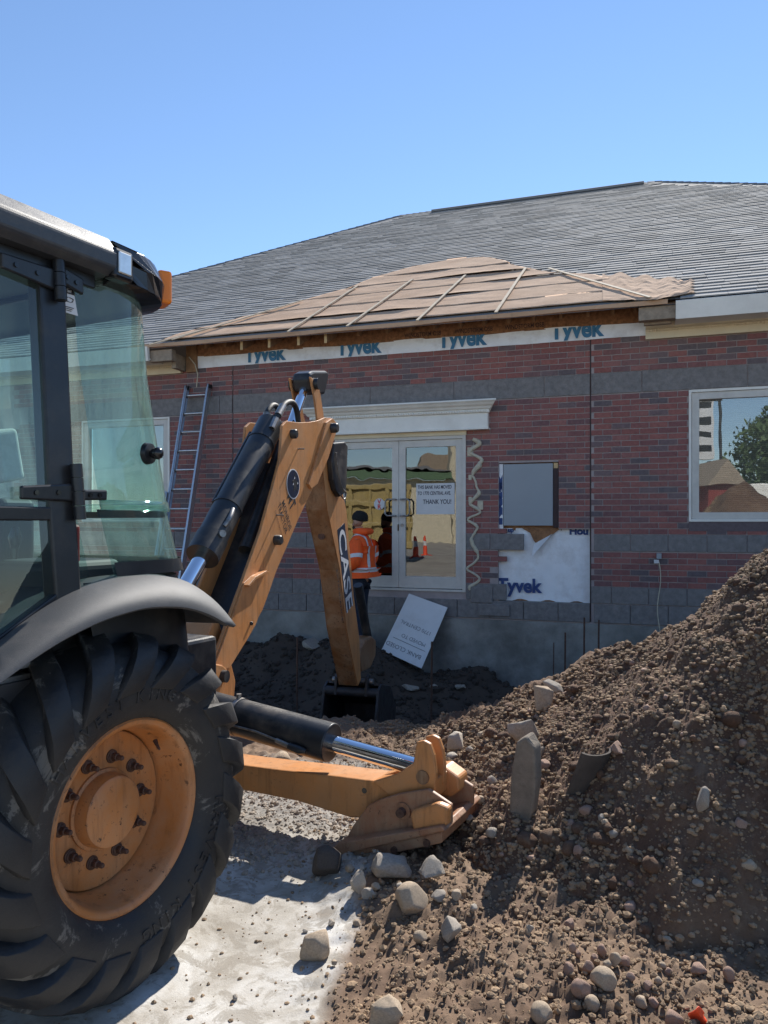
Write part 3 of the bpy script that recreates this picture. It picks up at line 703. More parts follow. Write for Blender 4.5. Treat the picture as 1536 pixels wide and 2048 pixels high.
put('lettering', text_mesh('up', .08, ww(1.74, -.066, 1.46), Wr, Up, .004), M['wrapink2'], wrap)
mb = MB(); mb.add([ww(1.93, -.062, 1.51), ww(2.44, -.064, 1.51), ww(2.30, -.06, 1.40), ww(2.13, -.064, 1.30), ww(2.09, -.06, 1.34), ww(2.04, -.064, 1.45)], [(0, 1, 2, 3, 4, 5)]); put('exposed_sheathing', mb, M['osb'], wrap)
mb = MB(); mb.grid([[ww(2.09 + a * .25 + b * (-.02), -.05 + .05 * b + .02 * math.sin(a * 4), 1.30 + a * .14 - b * (.17 - a * .15)) for b in np.linspace(0, 1, 6)] for a in np.linspace(0, 1, 8)]); put('torn_flap', mb, M['tyvek'], wrap)
# grey cover panel in its recess
mb = MB(); mb.fbox(ww, 1.69, 2.345, -.06, -.022, 1.545, 2.37); pnl = put('cover_panel', mb, M['panel'], bld, bevel=.004)
mb = MB(); mb.fbox(ww, 1.6, 2.45, -.2, -.09, 1.48, 2.40); put('panel_backing', mb, M['osb'], pnl)
mb = MB(); mb.fbox(ww, 1.632, 1.682, -.085, -.03, 1.46, 2.375); ws = put('wrap_strip', mb, M['tyvek'], pnl)
mb = MB(); mb.fbox(ww, 2.352, 2.415, -.085, -.012, 1.52, 2.30); put('side_board', mb, M['joint'], pnl)
mb = MB(); mb.fbox(ww, 2.355, 2.41, -.085, -.015, 2.302, 2.372); put('wood_block', mb, M['wood'], pnl)
put('strip_lettering', text_mesh('Tyvek', .105, ww(1.676, -.0265, 1.52), Up, -Wr, .012, sx=2.6, clip=(.0, .048)), M['wrapink2'], pnl)
# foam sealant squiggle beside the door
pts = []
for k in range(150):
    zz = 2.72 - k / 149 * 2.05; pts.append(ww(1.305 + (.055 + .03 * math.sin(k * .11)) * math.sin(k * .29 + 1.3 * math.sin(k * .083)) + .05 * float(fbm(k * .12, 0, 3, 3)), .008, zz))
mb = MB(); mb.tube(pts, [.016 + .026 * max(0, float(fbm(k * .13, 4, 2, 9))) for k in range(150)], 8); put('sealant_bead', mb, M['foam'], bld)
for uu, zz, r in ((1.24, 2.55, .05), (1.38, 1.82, .05), (1.24, 1.9, .03), (1.24, 2.2, .03)):
    mb = MB(); mb.frame_box(ww(uu, .004, zz), Wr * r * .8, Wnv * .008, Up * r * 1.2); put('sealant_smear', mb, M['foam'], bld, bevel=.007)
# double door
def frame_ring(mb, u0, u1, z0, z1, t, w0, w1, tb_=None):
    tb_ = tb_ or t
    mb.fbox(ww, u0, u0 + t, w0, w1, z0, z1); mb.fbox(ww, u1 - t, u1, w0, w1, z0, z1)
    mb.fbox(ww, u0 + t, u1 - t, w0, w1, z1 - t, z1); mb.fbox(ww, u0 + t, u1 - t, w0, w1, z0, z0 + tb_)
mb = MB(); frame_ring(mb, DOOR[0], DOOR[1], DOOR[2] - .01, DOOR[3], .045, -.09, .012, .03); door = put('double_door', mb, M['alframe'], bld, bevel=.003)
for a, b in ((DOOR[0] + .047, .213), (.217, DOOR[1] - .047)):
    mb = MB(); frame_ring(mb, a, b, DOOR[2] + .03, DOOR[3] - .048, .095, -.06, -.012, .16); put('door_leaf', mb, M['alframe'], door, bevel=.003)
    mb = MB(); mb.fbox(ww, a + .096, b - .096, -.042, -.036, DOOR[2] + .19, DOOR[3] - .145); put('glass_pane', mb, M['doorglass'], door)
for s in (-1, 1):
    c0 = .215 + s * .05
    mb = MB(); mb.tube([ww(c0 - s * .01, -.01, 1.68), ww(c0 - s * .01, .045, 1.68), ww(c0 + s * .10, .06, 1.68), ww(c0 + s * .13, .06, 1.71), ww(c0 + s * .13, .06, 1.88), ww(c0 + s * .10, .06, 1.91), ww(c0 - s * .01, .045, 1.91), ww(c0 - s * .01, -.01, 1.91)], .012, 10); put('door_handle', mb, M['steel'], door)
mb = MB(); mb.tube([ww(.265, -.012, 1.55), ww(.265, .008, 1.55)], .022, 16); put('lock_cylinder', mb, M['steel'], door)
mb = MB(); mb.fbox(ww, .20, .216, -.01, -.004, 1.47, 1.56); put('lock_bolt', mb, M['gloss'], door)
su, sz_ = Wp(757, 1008); mb = MB(); mb.tube([ww(su, -.0345, sz_), ww(su, -.033, sz_)], .08, 28); stk = put('round_sticker', mb, M['paper'], door)
M['redink'] = simple('red_ink', (.55, .03, .03), .5)
put('sticker_lettering', text_mesh('V', .09, ww(su, -.032, sz_ + .005), Wr, Up, .003, align='CENTER'), M['redink'], door)
put('sticker_lettering', text_mesh('R', .09, ww(su, -.032, sz_ - .068), Wr, Up, .003, align='CENTER'), M['redink'], door)
mb = MB(); mb.fbox(ww, .465, 1.015, -.0345, -.033, 1.70, 2.13); pn = put('paper_notice', mb, M['paper'], door)
for tx, zz, uu, sz in (('THIS BANK HAS MOVED', 2.055, .485, .068), ('TO 1770 CENTRAL AVE.', 1.97, .485, .068), ('THANK YOU!', 1.845, .56, .088)):
    put('notice_writing', text_mesh(tx, sz, ww(uu, -.032, zz), Wr, Up + Wr * .04, .0016, sx=.66 if sz < .07 else .76), M['marker'], door)
# dark entrance lobby behind the glass
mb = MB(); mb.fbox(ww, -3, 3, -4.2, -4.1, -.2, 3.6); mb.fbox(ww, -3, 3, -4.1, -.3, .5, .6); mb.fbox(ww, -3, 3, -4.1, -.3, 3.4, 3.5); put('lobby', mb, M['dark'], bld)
# door hood: cornice with dentils
CU0, CU1 = -1.07, 1.50
mb = MB(); mb.fbox(ww, CU0, CU1, -.02, .105, 2.86, 3.06); cor = put('door_hood', mb, M['trim'], bld, bevel=.004)
prof = [(.0, 3.225), (.235, 3.225), (.24, 3.205), (.215, 3.185), (.195, 3.16), (.165, 3.14), (.15, 3.115), (.125, 3.10), (.125, 3.062), (.0, 3.062)]
mb = MB(); mb.prism([ww(CU0 - (w_ - .1 if w_ > .1 else 0), w_, z_) for w_, z_ in prof], [ww(CU1 + (w_ - .1 if w_ > .1 else 0), w_, z_) for w_, z_ in prof]); put('crown_moulding', mb, M['trim'], cor)
mb = MB(); mb.fbox(ww, CU0 - .015, CU1 + .015, -.01, .125, 2.838, 2.858); put('drip_edge', mb, M['trim'], cor)
mb = MB(); mb.fbox(ww, DOOR[0] - .01, DOOR[1] + .01, -.08, .028, 2.782, 2.837); put('header_board', mb, M['cream'], cor)
dm = MB(); dm.frame_box((0, 0, 0), Wr * .011, Wnv * .010, Up * .012); dme = dm.mesh('dentil'); dme.materials.append(M['trim'])
k = 0
while CU0 + .02 + k * .036 < CU1 - .01:
    o = bpy.data.objects.new('dentil', dme); S.collection.objects.link(o); o.parent = cor; o.location = ww(CU0 + .02 + k * .036, .134, 3.082) - wl; k += 1
# windows with blinds
def window(D, nm_, slats):
    mb = MB(); frame_ring(mb, D[0], D[1], D[2], D[3], .03, -.09, .014); wf = put('window', mb, M['trim'], bld, bevel=.003)
    mb = MB(); frame_ring(mb, D[0] + .034, D[1] - .034, D[2] + .034, D[3] - .034, .085, -.085, -.004, .08); put('window_sash', mb, M['alframe'], wf, bevel=.003)
    mb = MB(); mb.fbox(ww, D[0] + .118, D[1] - .118, -.045, -.040, D[2] + .112, D[3] - .118); put('window_pane', mb, M['winglass'], wf)
    sm = MB(); sm.frame_box((0, 0, 0), Wr * (D[1] - D[0] - .26) / 2, Wnv * .007 + Up * .010, Up * .0007 - Wnv * .0004); sme = sm.mesh('blind_slat'); sme.materials.append(M['blind'])
    z_ = D[2] + .13
    while z_ < D[3] - .13:
        o = bpy.data.objects.new('blind_slat', sme); S.collection.objects.link(o); o.parent = wf; o.location = ww((D[0] + D[1]) / 2, -.10, z_) - wl; z_ += .025
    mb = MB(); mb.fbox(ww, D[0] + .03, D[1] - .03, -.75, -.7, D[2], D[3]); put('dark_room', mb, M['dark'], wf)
window(WIN, '', 60); window(WINL, '', 60)
mb = MB(); mb.fbox(ww, WIN[0], WIN[1], -.05, .004, WIN[2] - .12, WIN[2] - .005); put('window_sill', mb, M['brick_a'], bld)
# outlet box and cord on the wall
mb = MB(); mb.fbox(ww, 3.63, 3.69, 0, .05, 1.13, 1.20); ob = put('outlet_box', mb, M['panel'], bld, bevel=.005)
mb = MB(); mb.fbox(ww, 3.60, 3.66, .03, .06, 1.075, 1.12); put('plug', mb, M['paper'], ob)
mb = MB(); mb.tube([ww(3.66 + .02 * math.sin(k * .6), .05 + .01 * k / 12, 1.09 - k * .075) for k in range(16)], .006, 6); put('cord', mb, M['foam'], ob)

# ---- roof: front slope with shingle courses, side hips, ridge vent
RE, RZ, RT = .50, 4.25, math.tan(R_(30.3)); ca, sa = math.cos(R_(30.3)), math.sin(R_(30.3))
RU0, RU1, RD = -2.30, 3.70, 8.0
def rw(u, v, h=0.): return ww(u, RE - v * ca + h * sa, RZ + v * sa + h * ca)     # on the slope: v upslope, h off the slope
VR = (RD + RE) / ca
def Rp(px, py, h=0.02):                                # photograph place to roof (u, v)
    n = Vector((Wn[0] * sa, Wn[1] * sa, ca)); p0 = rw(0, 0, h); r = Vector(ray(px, py)); c0 = Vector((0, 0, EYE))
    t_ = (p0 - c0).dot(n) / r.dot(n); P = c0 + r * t_; q = np.array([P.x, P.y]) - WO; w_ = q @ Wn
    return float(q @ Wd), (RE + h * sa - w_) / ca
mb = MB(); zr = RZ + VR * sa; cl, cr_ = RU0 - RD - RE, RU1 + RD + RE
ridge = [ww(RU0, -RD, zr), ww(RU1, -RD, zr)]; ea = [ww(cl, RE, RZ), ww(cr_, RE, RZ)]; eb = [ww(cl, -2 * RD - RE, RZ), ww(cr_, -2 * RD - RE, RZ)]
dn = Vector((0, 0, -.06))
mb.add([ea[0], ea[1], ridge[1], ridge[0]], [(0, 1, 2, 3)]); mb.add([eb[0], eb[1], ridge[1], ridge[0]], [(3, 2, 1, 0)]); mb.add([ea[0], ridge[0], eb[0]], [(0, 1, 2)]); mb.add([ea[1], eb[1], ridge[1]], [(0, 1, 2)])
mb.add([p + dn for p in (ea[0], ea[1], ridge[1], ridge[0])], [(3, 2, 1, 0)])
roof = put('roof', mb, M['shing_a'], bld)
felt_px = [(300, 692), (345, 671), (470, 640), (605, 603), (700, 577), (760, 553), (830, 535), (900, 522), (960, 516), (1000, 521), (1048, 538), (1110, 546), (1190, 550), (1225, 561), (1272, 569), (1365, 560), (1375, 572), (1392, 588)]
felt_uv = [Rp(*p) for p in felt_px]
def felt_top(u):
    us_ = [p[0] for p in felt_uv]; vs_ = [p[1] for p in felt_uv]
    for k in range(len(us_) - 1):
        a, b = us_[k], us_[k + 1]
        if min(a, b) <= u <= max(a, b) and abs(b - a) > 1e-6: return vs_[k] + (vs_[k + 1] - vs_[k]) * (u - a) / (b - a)
    return -1
shs = []; EX = .143; rg = random.Random(9)
for c_ in range(int(VR / EX)):
    v = c_ * EX; u = -8.4 + rg.uniform(0, .3)
    while u < 9.5:
        wdt = rg.choice((.30, .34, .40, .52)); lo = RU0 - (VR - v) * ca + .05; hi = RU1 + (VR - v) * ca - .05
        if lo < u and u + wdt < hi and not felt_top(u + wdt / 2) > v + EX * .6: shs.append((u, v, wdt, rg.choice((.009, .012, .015))))
        u += wdt + .003
def sh_pts(u, v, wdt, tk):                             # wedge: butt edge raised
    vs = []
    for uu in (u, u + wdt):
        for vv, h0, h1 in ((v - .012, .002, .008 + tk), (v + EX + .01, -.002, .006)):
            vs += [(uu, vv, h0), (uu, vv, h1)]
    return vs
SHF = [(0, 1, 3, 2), (4, 6, 7, 5), (0, 4, 5, 1), (2, 3, 7, 6), (0, 2, 6, 4), (1, 5, 7, 3)]
def sh_vis(s):
    p = rw(s[0], s[1]); x, y = pj(p); return 340 < x < 1530
cand = [s for s in shs if sh_vis(s)]; cand.sort(key=lambda s: (rw(s[0], s[1]) - Vector((0, 0, EYE))).length); one = set(cand[:300])
mb = MB()
for s in shs:
    if s not in one: mb.add([rw(*q) for q in sh_pts(*s)], SHF)
run_mesh('shingle_courses', mb, M['shing_a'], roof, seed=4)
shm = {}
for s in cand[:300]:
    k = (s[2], s[3])
    if k not in shm:
        m_ = MB(); o0 = rw(0, 0, 0); m_.add([rw(q[0], q[1], q[2]) - o0 for q in sh_pts(0, 0, *k)], SHF); shm[k] = m_.mesh('shingle'); shm[k].materials.append(M['shing'])
    o = bpy.data.objects.new('shingle', shm[k]); S.collection.objects.link(o); o.parent = roof; o.location = rw(s[0], s[1]) - wl
# ridge caps, vent
up_r = Vector((0, 0, .035))
mb = MB()
def capline(a, b, wv_, n):
    for k in range(n):
        p, q = a.lerp(b, k / n), a.lerp(b, (k + .96) / n); mb.add([p - wv_ + Vector((0, 0, -.06)), p + up_r, p + wv_ + Vector((0, 0, -.06)), q - wv_ + Vector((0, 0, -.06)), q + up_r * .7, q + wv_ + Vector((0, 0, -.06))], [(0, 1, 4, 3), (1, 2, 5, 4), (0, 2, 1), (3, 4, 5)])
capline(ridge[0], ridge[1], Wnv * .12, 36); capline(ea[0], ridge[0], Wr * .12, 60); capline(ea[1], ridge[1], Wr * .12, 60)
put('ridge_caps', mb, M['shing_a'], roof)
mb = MB(); a_, b_ = Wp(866, 420, -RD)[0], Wp(1288, 357, -RD)[0]; mb.prism([ww(a_, -RD + w_, zr + h_) for w_, h_ in ((.16, -.06), (.16, -.01), (0, .06), (-.16, -.01), (-.16, -.06))], [ww(b_, -RD + w_, zr + h_) for w_, h_ in ((.16, -.06), (.16, -.01), (0, .06), (-.16, -.01), (-.16, -.06))]); put('ridge_vent', mb, M['shing'], roof)
# felt sheets lapped up the slope, each a sheet of its own
vmax = max(p[1] for p in felt_uv); laps = [-.06, .55, 1.15, 1.72, 2.25, 2.8, vmax + .02]; laps = [q for q in laps[:-1] if q < vmax - .15] + [vmax + .02]
def felt_span(v):
    c_ = [(felt_uv[k], felt_uv[k + 1]) for k in range(len(felt_uv) - 1)]; xs = []
    for (u0, v0), (u1, v1) in c_:
        if (v0 - v) * (v1 - v) <= 0 and abs(v1 - v0) > 1e-9: xs.append(u0 + (u1 - u0) * (v - v0) / (v1 - v0))
    return (min(xs), max(xs)) if len(xs) > 1 else None
for k in range(len(laps) - 1):
    v0, v1 = laps[k], laps[k + 1] + .04; P_ = []; rr = 12
    for i in range(rr + 1):
        v = v0 + (v1 - v0) * i / rr; sp = felt_span(min(max(v, .03), vmax - .015))
        if not sp: continue
        row = []; n_ = 110
        for j in range(n_ + 1):
            u = sp[0] + (sp[1] - sp[0]) * j / n_
            rag = (.05 * float(fbm(v * 7, j, 2, 3)) if j in (0, n_) else 0)
            wav = .009 * max(0, float(fbm(u * 1.1, v * 3.5, 3, 17 + k))) + .004 * float(fbm(u * 6, v * 14, 2, 19))
            flap = (1 - i / rr) ** 7 * (.001 + .05 * max(0, float(fbm(u * .9 + k * 5, k, 2, 23))))
            row.append(rw(u + rag, v + .012 * math.sin(u * 5 + k) * (i == 0), .028 + wav + (flap if k else 0) + .003 * k))
        P_.append(row)
    if len(P_) > 1:
        mb = MB(); mb.grid(P_); fo = put('felt_sheet', mb, M['felt'], roof); m = fo.modifiers.new('t', 'SOLIDIFY'); m.thickness = .004
# crumpled felt end at the right
mb = MB(); P_ = []
for i in range(26):
    a = i / 25; row = []
    for j in range(16):
        b = j / 15; px_ = 1205 + 180 * a; top = 549 + 14 * a + 4 * math.sin(a * 23); bot = 603 - 16 * max(0, a - .6) / .4
        u, v = Rp(px_ + (6 * math.sin(j * 2.1) if i == 25 else 0), bot + (top - bot) * b)
        row.append(rw(u, v, .035 + .026 * abs(float(fbm(a * 6, b * 8, 3, 29))) * min(1, 4 * a + .2)))
    P_.append(row)
mb.grid(P_, False); fo = put('crumpled_felt', mb, M['felt'], roof)
for a, b in (((345, 684), (606, 606)), ((577, 668), (716, 577)), ((695, 657), (826, 564)), ((835, 646), (931, 556)), ((992, 630), (1052, 541)), ((1098, 541), (1300, 602)), ((300, 694), (420, 662))):
    p, q = Rp(*a), Rp(*b); P0, P1 = rw(p[0], p[1], .055), rw(q[0], q[1], .065); d_ = (P1 - P0); nn = Vector((Wn[0] * sa, Wn[1] * sa, ca)); sd = d_.cross(nn).normalized()
    mb = MB(); mb.frame_box((P0 + P1) / 2, d_ / 2, sd * .019, nn * .006); put('batten', mb, M['batten'], roof)
# exposed eave: drooping felt edge, rafter tails, sheathing, wrap strip
UL, URr = Wp(385, 700)[0], 3.50
mb = MB(); mb.fbox(ww, UL, URr, -.02, .012, 4.13, 4.50); put('eave_sheathing', mb, M['osb'], bld)
mb = MB(); P_ = [[ww(u, .014 + .012 * math.sin(u * 9 + z_ * 30) * .5, z_ + (.012 * math.sin(u * 3.3) if z_ > 4.1 else 0)) for z_ in (3.955, 4.02, 4.09, 4.135)] for u in np.linspace(UL + .0, URr, 80)]; mb.grid(P_); ws = put('house_wrap_band', mb, M['tyvek'], bld)
for px_ in (491, 675, 877, 1101):
    u0 = Wp(px_, 720)[0]; put('band_lettering', text_mesh('Tyvek', .335, ww(u0, .026, 3.995), Wr, Up, .012, clip=(-.034, .135), sx=.80), M['wrapink'], ws)
for px_ in (860, 960, 1060): 
    u0 = Wp(px_ - 50, 660)[0]; put('stamp_lettering', text_mesh('WINDSTORM OSB', .085, ww(u0, .0145, 4.17), Wr, Up, .001, sx=.75), M['joint'], bld)
k = 0
for px_ in (405, 445, 490, 545, 603, 657, 712, 770, 818, 865, 917, 965, 1015, 1065, 1120, 1175, 1225, 1270):
    u = Wp(px_, 690, .3)[0]; fresh_cut = px_ in (490, 545, 603, 657); tail = .40 if fresh_cut else .22
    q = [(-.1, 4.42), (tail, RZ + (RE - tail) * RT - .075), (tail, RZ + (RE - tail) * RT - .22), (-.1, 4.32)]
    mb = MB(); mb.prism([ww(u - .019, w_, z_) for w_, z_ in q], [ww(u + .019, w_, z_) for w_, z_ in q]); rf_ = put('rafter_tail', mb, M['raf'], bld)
    if fresh_cut: mb = MB(); mb.prism([ww(u - .0195, tail + .002, q[1][1]), ww(u + .0195, tail + .002, q[1][1]), ww(u + .0195, tail + .002, q[2][1]), ww(u - .0195, tail + .002, q[2][1])], [ww(u - .0195, tail + .006, q[1][1]), ww(u + .0195, tail + .006, q[1][1]), ww(u + .0195, tail + .006, q[2][1]), ww(u - .0195, tail + .006, q[2][1])]); put('cut_end', mb, M['wood'], rf_)
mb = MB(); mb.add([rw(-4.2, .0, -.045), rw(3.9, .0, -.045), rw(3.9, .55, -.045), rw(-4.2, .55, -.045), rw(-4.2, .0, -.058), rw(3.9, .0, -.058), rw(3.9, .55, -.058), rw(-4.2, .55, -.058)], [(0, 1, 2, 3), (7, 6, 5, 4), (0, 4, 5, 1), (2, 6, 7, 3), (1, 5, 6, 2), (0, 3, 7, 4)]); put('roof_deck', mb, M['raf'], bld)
mb = MB(); P_ = [[rw(u, -.045 - .004 * k_, .022 - .016 * k_ - (.006 * math.sin(u * 4) if k_ else 0)) for k_ in range(4)] for u in np.linspace(-3.9, 3.75, 120)]; mb.grid(P_); put('drooping_felt_edge', mb, M['felt'], bld)
# finished eaves left and right: fascia, soffit, crown with dentils
def eave(u0, u1, cut, crown_u0, crown_u1):
    mb = MB(); mb.prism([ww(u0, w_, z_) for w_, z_ in ((.50, 4.235), (.56, 4.215), (.53, 4.005), (.49, 4.005))], [ww(u1, w_, z_) for w_, z_ in ((.50, 4.235), (.56, 4.215), (.53, 4.005), (.49, 4.005))]); fa = put('fascia', mb, M['trim'], bld)
    mb = MB(); mb.fbox(ww, u0, u1, .0, .49, 4.03, 4.05); put('soffit', mb, M['trim'], fa)
    pr = [(.0, 4.10), (.20, 4.10), (.19, 4.07), (.15, 4.045), (.12, 4.02), (.075, 4.01), (.06, 3.985), (.06, 3.895), (.0, 3.895)]
    mb = MB(); mb.prism([ww(crown_u0, w_, z_) for w_, z_ in pr], [ww(crown_u1, w_, z_) for w_, z_ in pr]); cw = put('eave_crown', mb, M['cream'], bld)
    k = 0
    while crown_u0 + .03 + k * .042 < crown_u1 - .02 and k < 90:
        o = bpy.data.objects.new('dentil', cdm); S.collection.objects.link(o); o.parent = cw; o.location = ww(crown_u0 + .03 + k * .042, .066, 3.998) - wl; k += 1
cm_ = MB(); cm_.frame_box((0, 0, 0), Wr * .013, Wnv * .012, Up * .010); cdm = cm_.mesh('dentil'); cdm.materials.append(M['cream'])
eave(3.84, 12.2, 1, 3.50, 7.2); eave(-10.8, -3.55, 0, -7.2, -3.30)
mb = MB(); mb.fbox(ww, 3.42, 3.86, .36, .48, 4.03, 4.19); mb.fbox(ww, 3.48, 3.80, .30, .36, 4.0, 4.15); put('cut_fascia_stub', mb, M['woodgrey'], bld, bevel=.006)
mb = MB(); mb.fbox(ww, -3.58, -3.18, .36, .47, 4.0, 4.17); mb.fbox(ww, -3.3, -3.22, 0, .3, 3.92, 4.14); put('cut_fascia_stub', mb, M['woodgrey'], bld, bevel=.006)
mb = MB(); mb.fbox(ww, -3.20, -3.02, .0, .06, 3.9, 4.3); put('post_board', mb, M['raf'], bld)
mb = MB(); mb.tube([ww(-3.12, .1, 4.12), ww(-3.02, .09, 4.0), ww(-2.98, .08, 3.85), ww(-3.02, .05, 3.66)], .008, 6); put('loose_wire', mb, M['foam'], bld)

# ================================================================== BACKHOE LOADER
trc = root('backhoe_loader', tw(0, -1.0, 0), 'orange backhoe loader with black cab digging beside the brick building', 'backhoe')
tl0 = wloc(trc)
# ---- wheels: local x = outward along the axle
WC = .592; GR = .645
def place_wheel(o, cl, co_, flip=False):
    o.location = tw(cl, co_, WC) - tl0
    ax = Vector((Ta[0], Ta[1], 0)) * (-1 if flip else 1)
    o.rotation_euler = (0, 0, math.atan2(ax.y, ax.x))
I3 = lambda a, y, z: Vector((a, y, z))
prof = [(-.025, .312), (.012, .330), (.040, .360), (.055, .41), (.056, .455), (.044, .505), (.014, .545), (-.03, .567), (-.12, .580), (-.22, .583), (-.32, .580), (-.41, .567), (-.455, .545), (-.484, .505), (-.496, .455), (-.495, .41), (-.48, .360), (-.452, .33), (-.415, .312)]
def interp_prof(s):                                   # s along the outer half, 0 at sidewall .. 1 at tread centre
    pts = [(.058, .435), (.055, .48), (.042, .52), (.011, .556), (-.05, .575), (-.13, .582), (-.235, .584)]
    x = s * (len(pts) - 1); k = min(int(x), len(pts) - 2); f_ = x - k
    return pts[k][0] + (pts[k + 1][0] - pts[k][0]) * f_, pts[k][1] + (pts[k + 1][1] - pts[k][1]) * f_
def lug_mesh(mir):
    mb = MB(); rings = []
    for i in range(9):
        s = i / 8; a, r = interp_prof(s); a2, r2 = interp_prof(min(1, s + .05)); a1, r1 = interp_prof(max(0, s - .05))
        tx, ty = a2 - a1, r2 - r1; L = math.hypot(tx, ty); nx, ny = (-ty / L, tx / L)
        if ny < 0 and nx < 0: nx, ny = -nx, -ny
        if s < .3 and nx < 0: nx, ny = -nx, -ny
        if s >= .3 and ny < 0: nx, ny = -nx, -ny
        hgt = (.005 + .034 * min(1, s / .35)); da = .50 * s ** 1.15
        hw0 = .053 + .012 * (1 - s); hw1 = .041 + .010 * (1 - s)
        ring = []
        for q, hh in ((-hw0, -.012), (-hw1, hgt), (hw1, hgt), (hw0, -.012)):
            aa, rr = a + nx * hh, r + ny * hh; an = da + q / max(r, .4)
            if mir: aa = -.44 - aa
            ring.append(Vector((aa, rr * math.sin(an), rr * math.cos(an))))
        rings.append(ring)
    n = 4; vs = [v for r in rings for v in r]
    fs = [(i * n + k, i * n + (k + 1) % n, (i + 1) * n + (k + 1) % n, (i + 1) * n + k) for i in range(8) for k in range(n)] + [(3, 2, 1, 0), (32, 33, 34, 35)]
    mb.add(vs, fs); me = mb.mesh('tread_lug')
    bm = bmesh.new(); bm.from_mesh(me); bmesh.ops.bevel(bm, geom=[e for e in bm.edges if e.calc_face_angle(0) > .6], offset=.003, segments=2, affect='EDGES', profile=.5); bm.to_mesh(me); bm.free()
    me.polygons.foreach_set('use_smooth', np.ones(len(me.polygons), bool)); me.set_sharp_from_angle(angle=R_(30)); me.materials.append(M['rubber']); return me
lugA, lugB = lug_mesh(False), lug_mesh(True)
tyre_mb = MB(); tyre_mb.lathe(prof, I3, 96, closed=False); tyre_me = tyre_mb.mesh('tyre'); tyre_me.materials.append(M['rubber'])
rimp = [(.0, .296), (.012, .312), (.012, .330), (-.004, .334), (-.02, .326), (-.035, .308), (-.07, .298), (-.10, .283), (-.22, .275), (-.40, .30)]
rim_mb = MB(); rim_mb.lathe([(.0, .300), (.010, .310), (.014, .322), (.006, .331), (-.012, .333), (-.03, .322)], I3, 96)
rim_mb.lathe([(.0, .300), (-.030, .297), (-.055, .288), (-.075, .2875), (-.10, .276), (-.15, .272), (-.40, .272)], I3, 96)
rim_mb.lathe([(-.137, .270), (-.132, .266), (-.130, .14), (-.135, .0)], I3, 96); rim_me = rim_mb.mesh('rim'); rim_me.materials.append(M['orange_rim'])
hub_mb = MB(); hub_mb.lathe([(-.130, .140), (-.122, .139), (-.118, .128), (-.085, .124), (-.070, .119), (-.064, .108), (-.062, .0)], I3, 64); hub_me = hub_mb.mesh('hub_cap'); hub_me.materials.append(M['orange_rim'])
nut_mb = MB(); nut_mb.lathe([(-.131, .0), (-.131, .021), (-.121, .021), (-.119, .0145), (-.100, .0145), (-.098, .010)], I3, 6, smooth=False); nut_mb.lathe([(-.10, .0092), (-.078, .0092), (-.074, .007), (-.074, .0)], I3, 12); nut_mb.lathe([(-.1305, .024), (-.125, .024), (-.123, .02)], I3, 20)
nut_me = nut_mb.mesh('wheel_nut'); nut_me.materials.append(M['rustbolt'])
val_mb = MB(); val_mb.tube([(-.06, 0, .274), (-.04, 0, .258), (-.02, 0, .245)], [.009, .006, .0045], 8); val_me = val_mb.mesh('valve_stem'); val_me.materials.append(M['rustbolt'])
def letters_round(body, r, a0, size):                 # raised maker's lettering round the sidewall
    out = MB(); an = a0
    for ch in body:
        if ch == ' ': an += size * .55 / r; continue
        c_ = Vector((0, math.sin(an), math.cos(an))); tg = Vector((0, math.cos(an), -math.sin(an)))
        lean = (c_ + Vector((.10, 0, 0))).normalized()
        m_ = text_mesh(ch, size, Vector((.0530, 0, 0)) + c_ * r, tg, lean, .0006, thick=.003, align='CENTER')
        out.add(m_.v, m_.f); an += size * .78 / r
    return out
lt_mes = []
for wd3, a3 in (('HARVEST', -.95), ('KING', .0), ('HARVEST', 1.75), ('KING', 2.70)):
    for ci, ch in enumerate(wd3):
        lt_me = letters_round(ch, .395, a3 + ci * .062 * .78 / .395, .062).mesh('sidewall_letter'); lt_me.materials.append(M['rubber']); lt_mes.append(lt_me)
for cl, co_, fl in ((0, 0, False), (0, -2.0, True)):
    ty = bpy.data.objects.new('tyre', tyre_me); S.collection.objects.link(ty); ty.parent = trc; place_wheel(ty, cl, co_, fl)
    for k in range(18):
        for me, ph_ in ((lugA, 0), (lugB, .5)):
            o = bpy.data.objects.new('tread_lug', me); S.collection.objects.link(o); o.parent = ty; o.rotation_euler = (-(k + ph_) * 2 * math.pi / 18 + .12, 0, 0)
    if not fl:
        for lt_me in lt_mes: o = bpy.data.objects.new('sidewall_letter', lt_me); S.collection.objects.link(o); o.parent = ty
    rm = bpy.data.objects.new('rim', rim_me); S.collection.objects.link(rm); rm.parent = trc; place_wheel(rm, cl, co_, fl)
    o = bpy.data.objects.new('hub_cap', hub_me); S.collection.objects.link(o); o.parent = rm
    for k in range(10):
        o = bpy.data.objects.new('wheel_nut', nut_me); S.collection.objects.link(o); o.parent = rm; a = k * .6283 + .25; o.location = (0, .178 * math.sin(a), .178 * math.cos(a)); o.rotation_euler = (k * .7, 0, 0)
    o = bpy.data.objects.new('valve_stem', val_me); S.collection.objects.link(o); o.parent = rm; o.rotation_euler = (-.75, 0, 0)
# ---- axle, chassis, rear frame
mb = MB(); mb.fbox(tw, -.16, .16, -1.75, -.25, .45, .75); mb.fbox(tw, -2.2, 1.25, -1.35, -.65, .5, 1.0); mb.fbox(tw, 1.1, 1.3, -1.6, -.80, .30, .95); put('chassis', mb, M['blacksteel'], trc, bevel=.02)
mb = MB(); mb.tube([tw(0, -.30, WC), tw(0, -.14, WC)], .16, 24); put('axle_hub', mb, M['blacksteel'], trc)
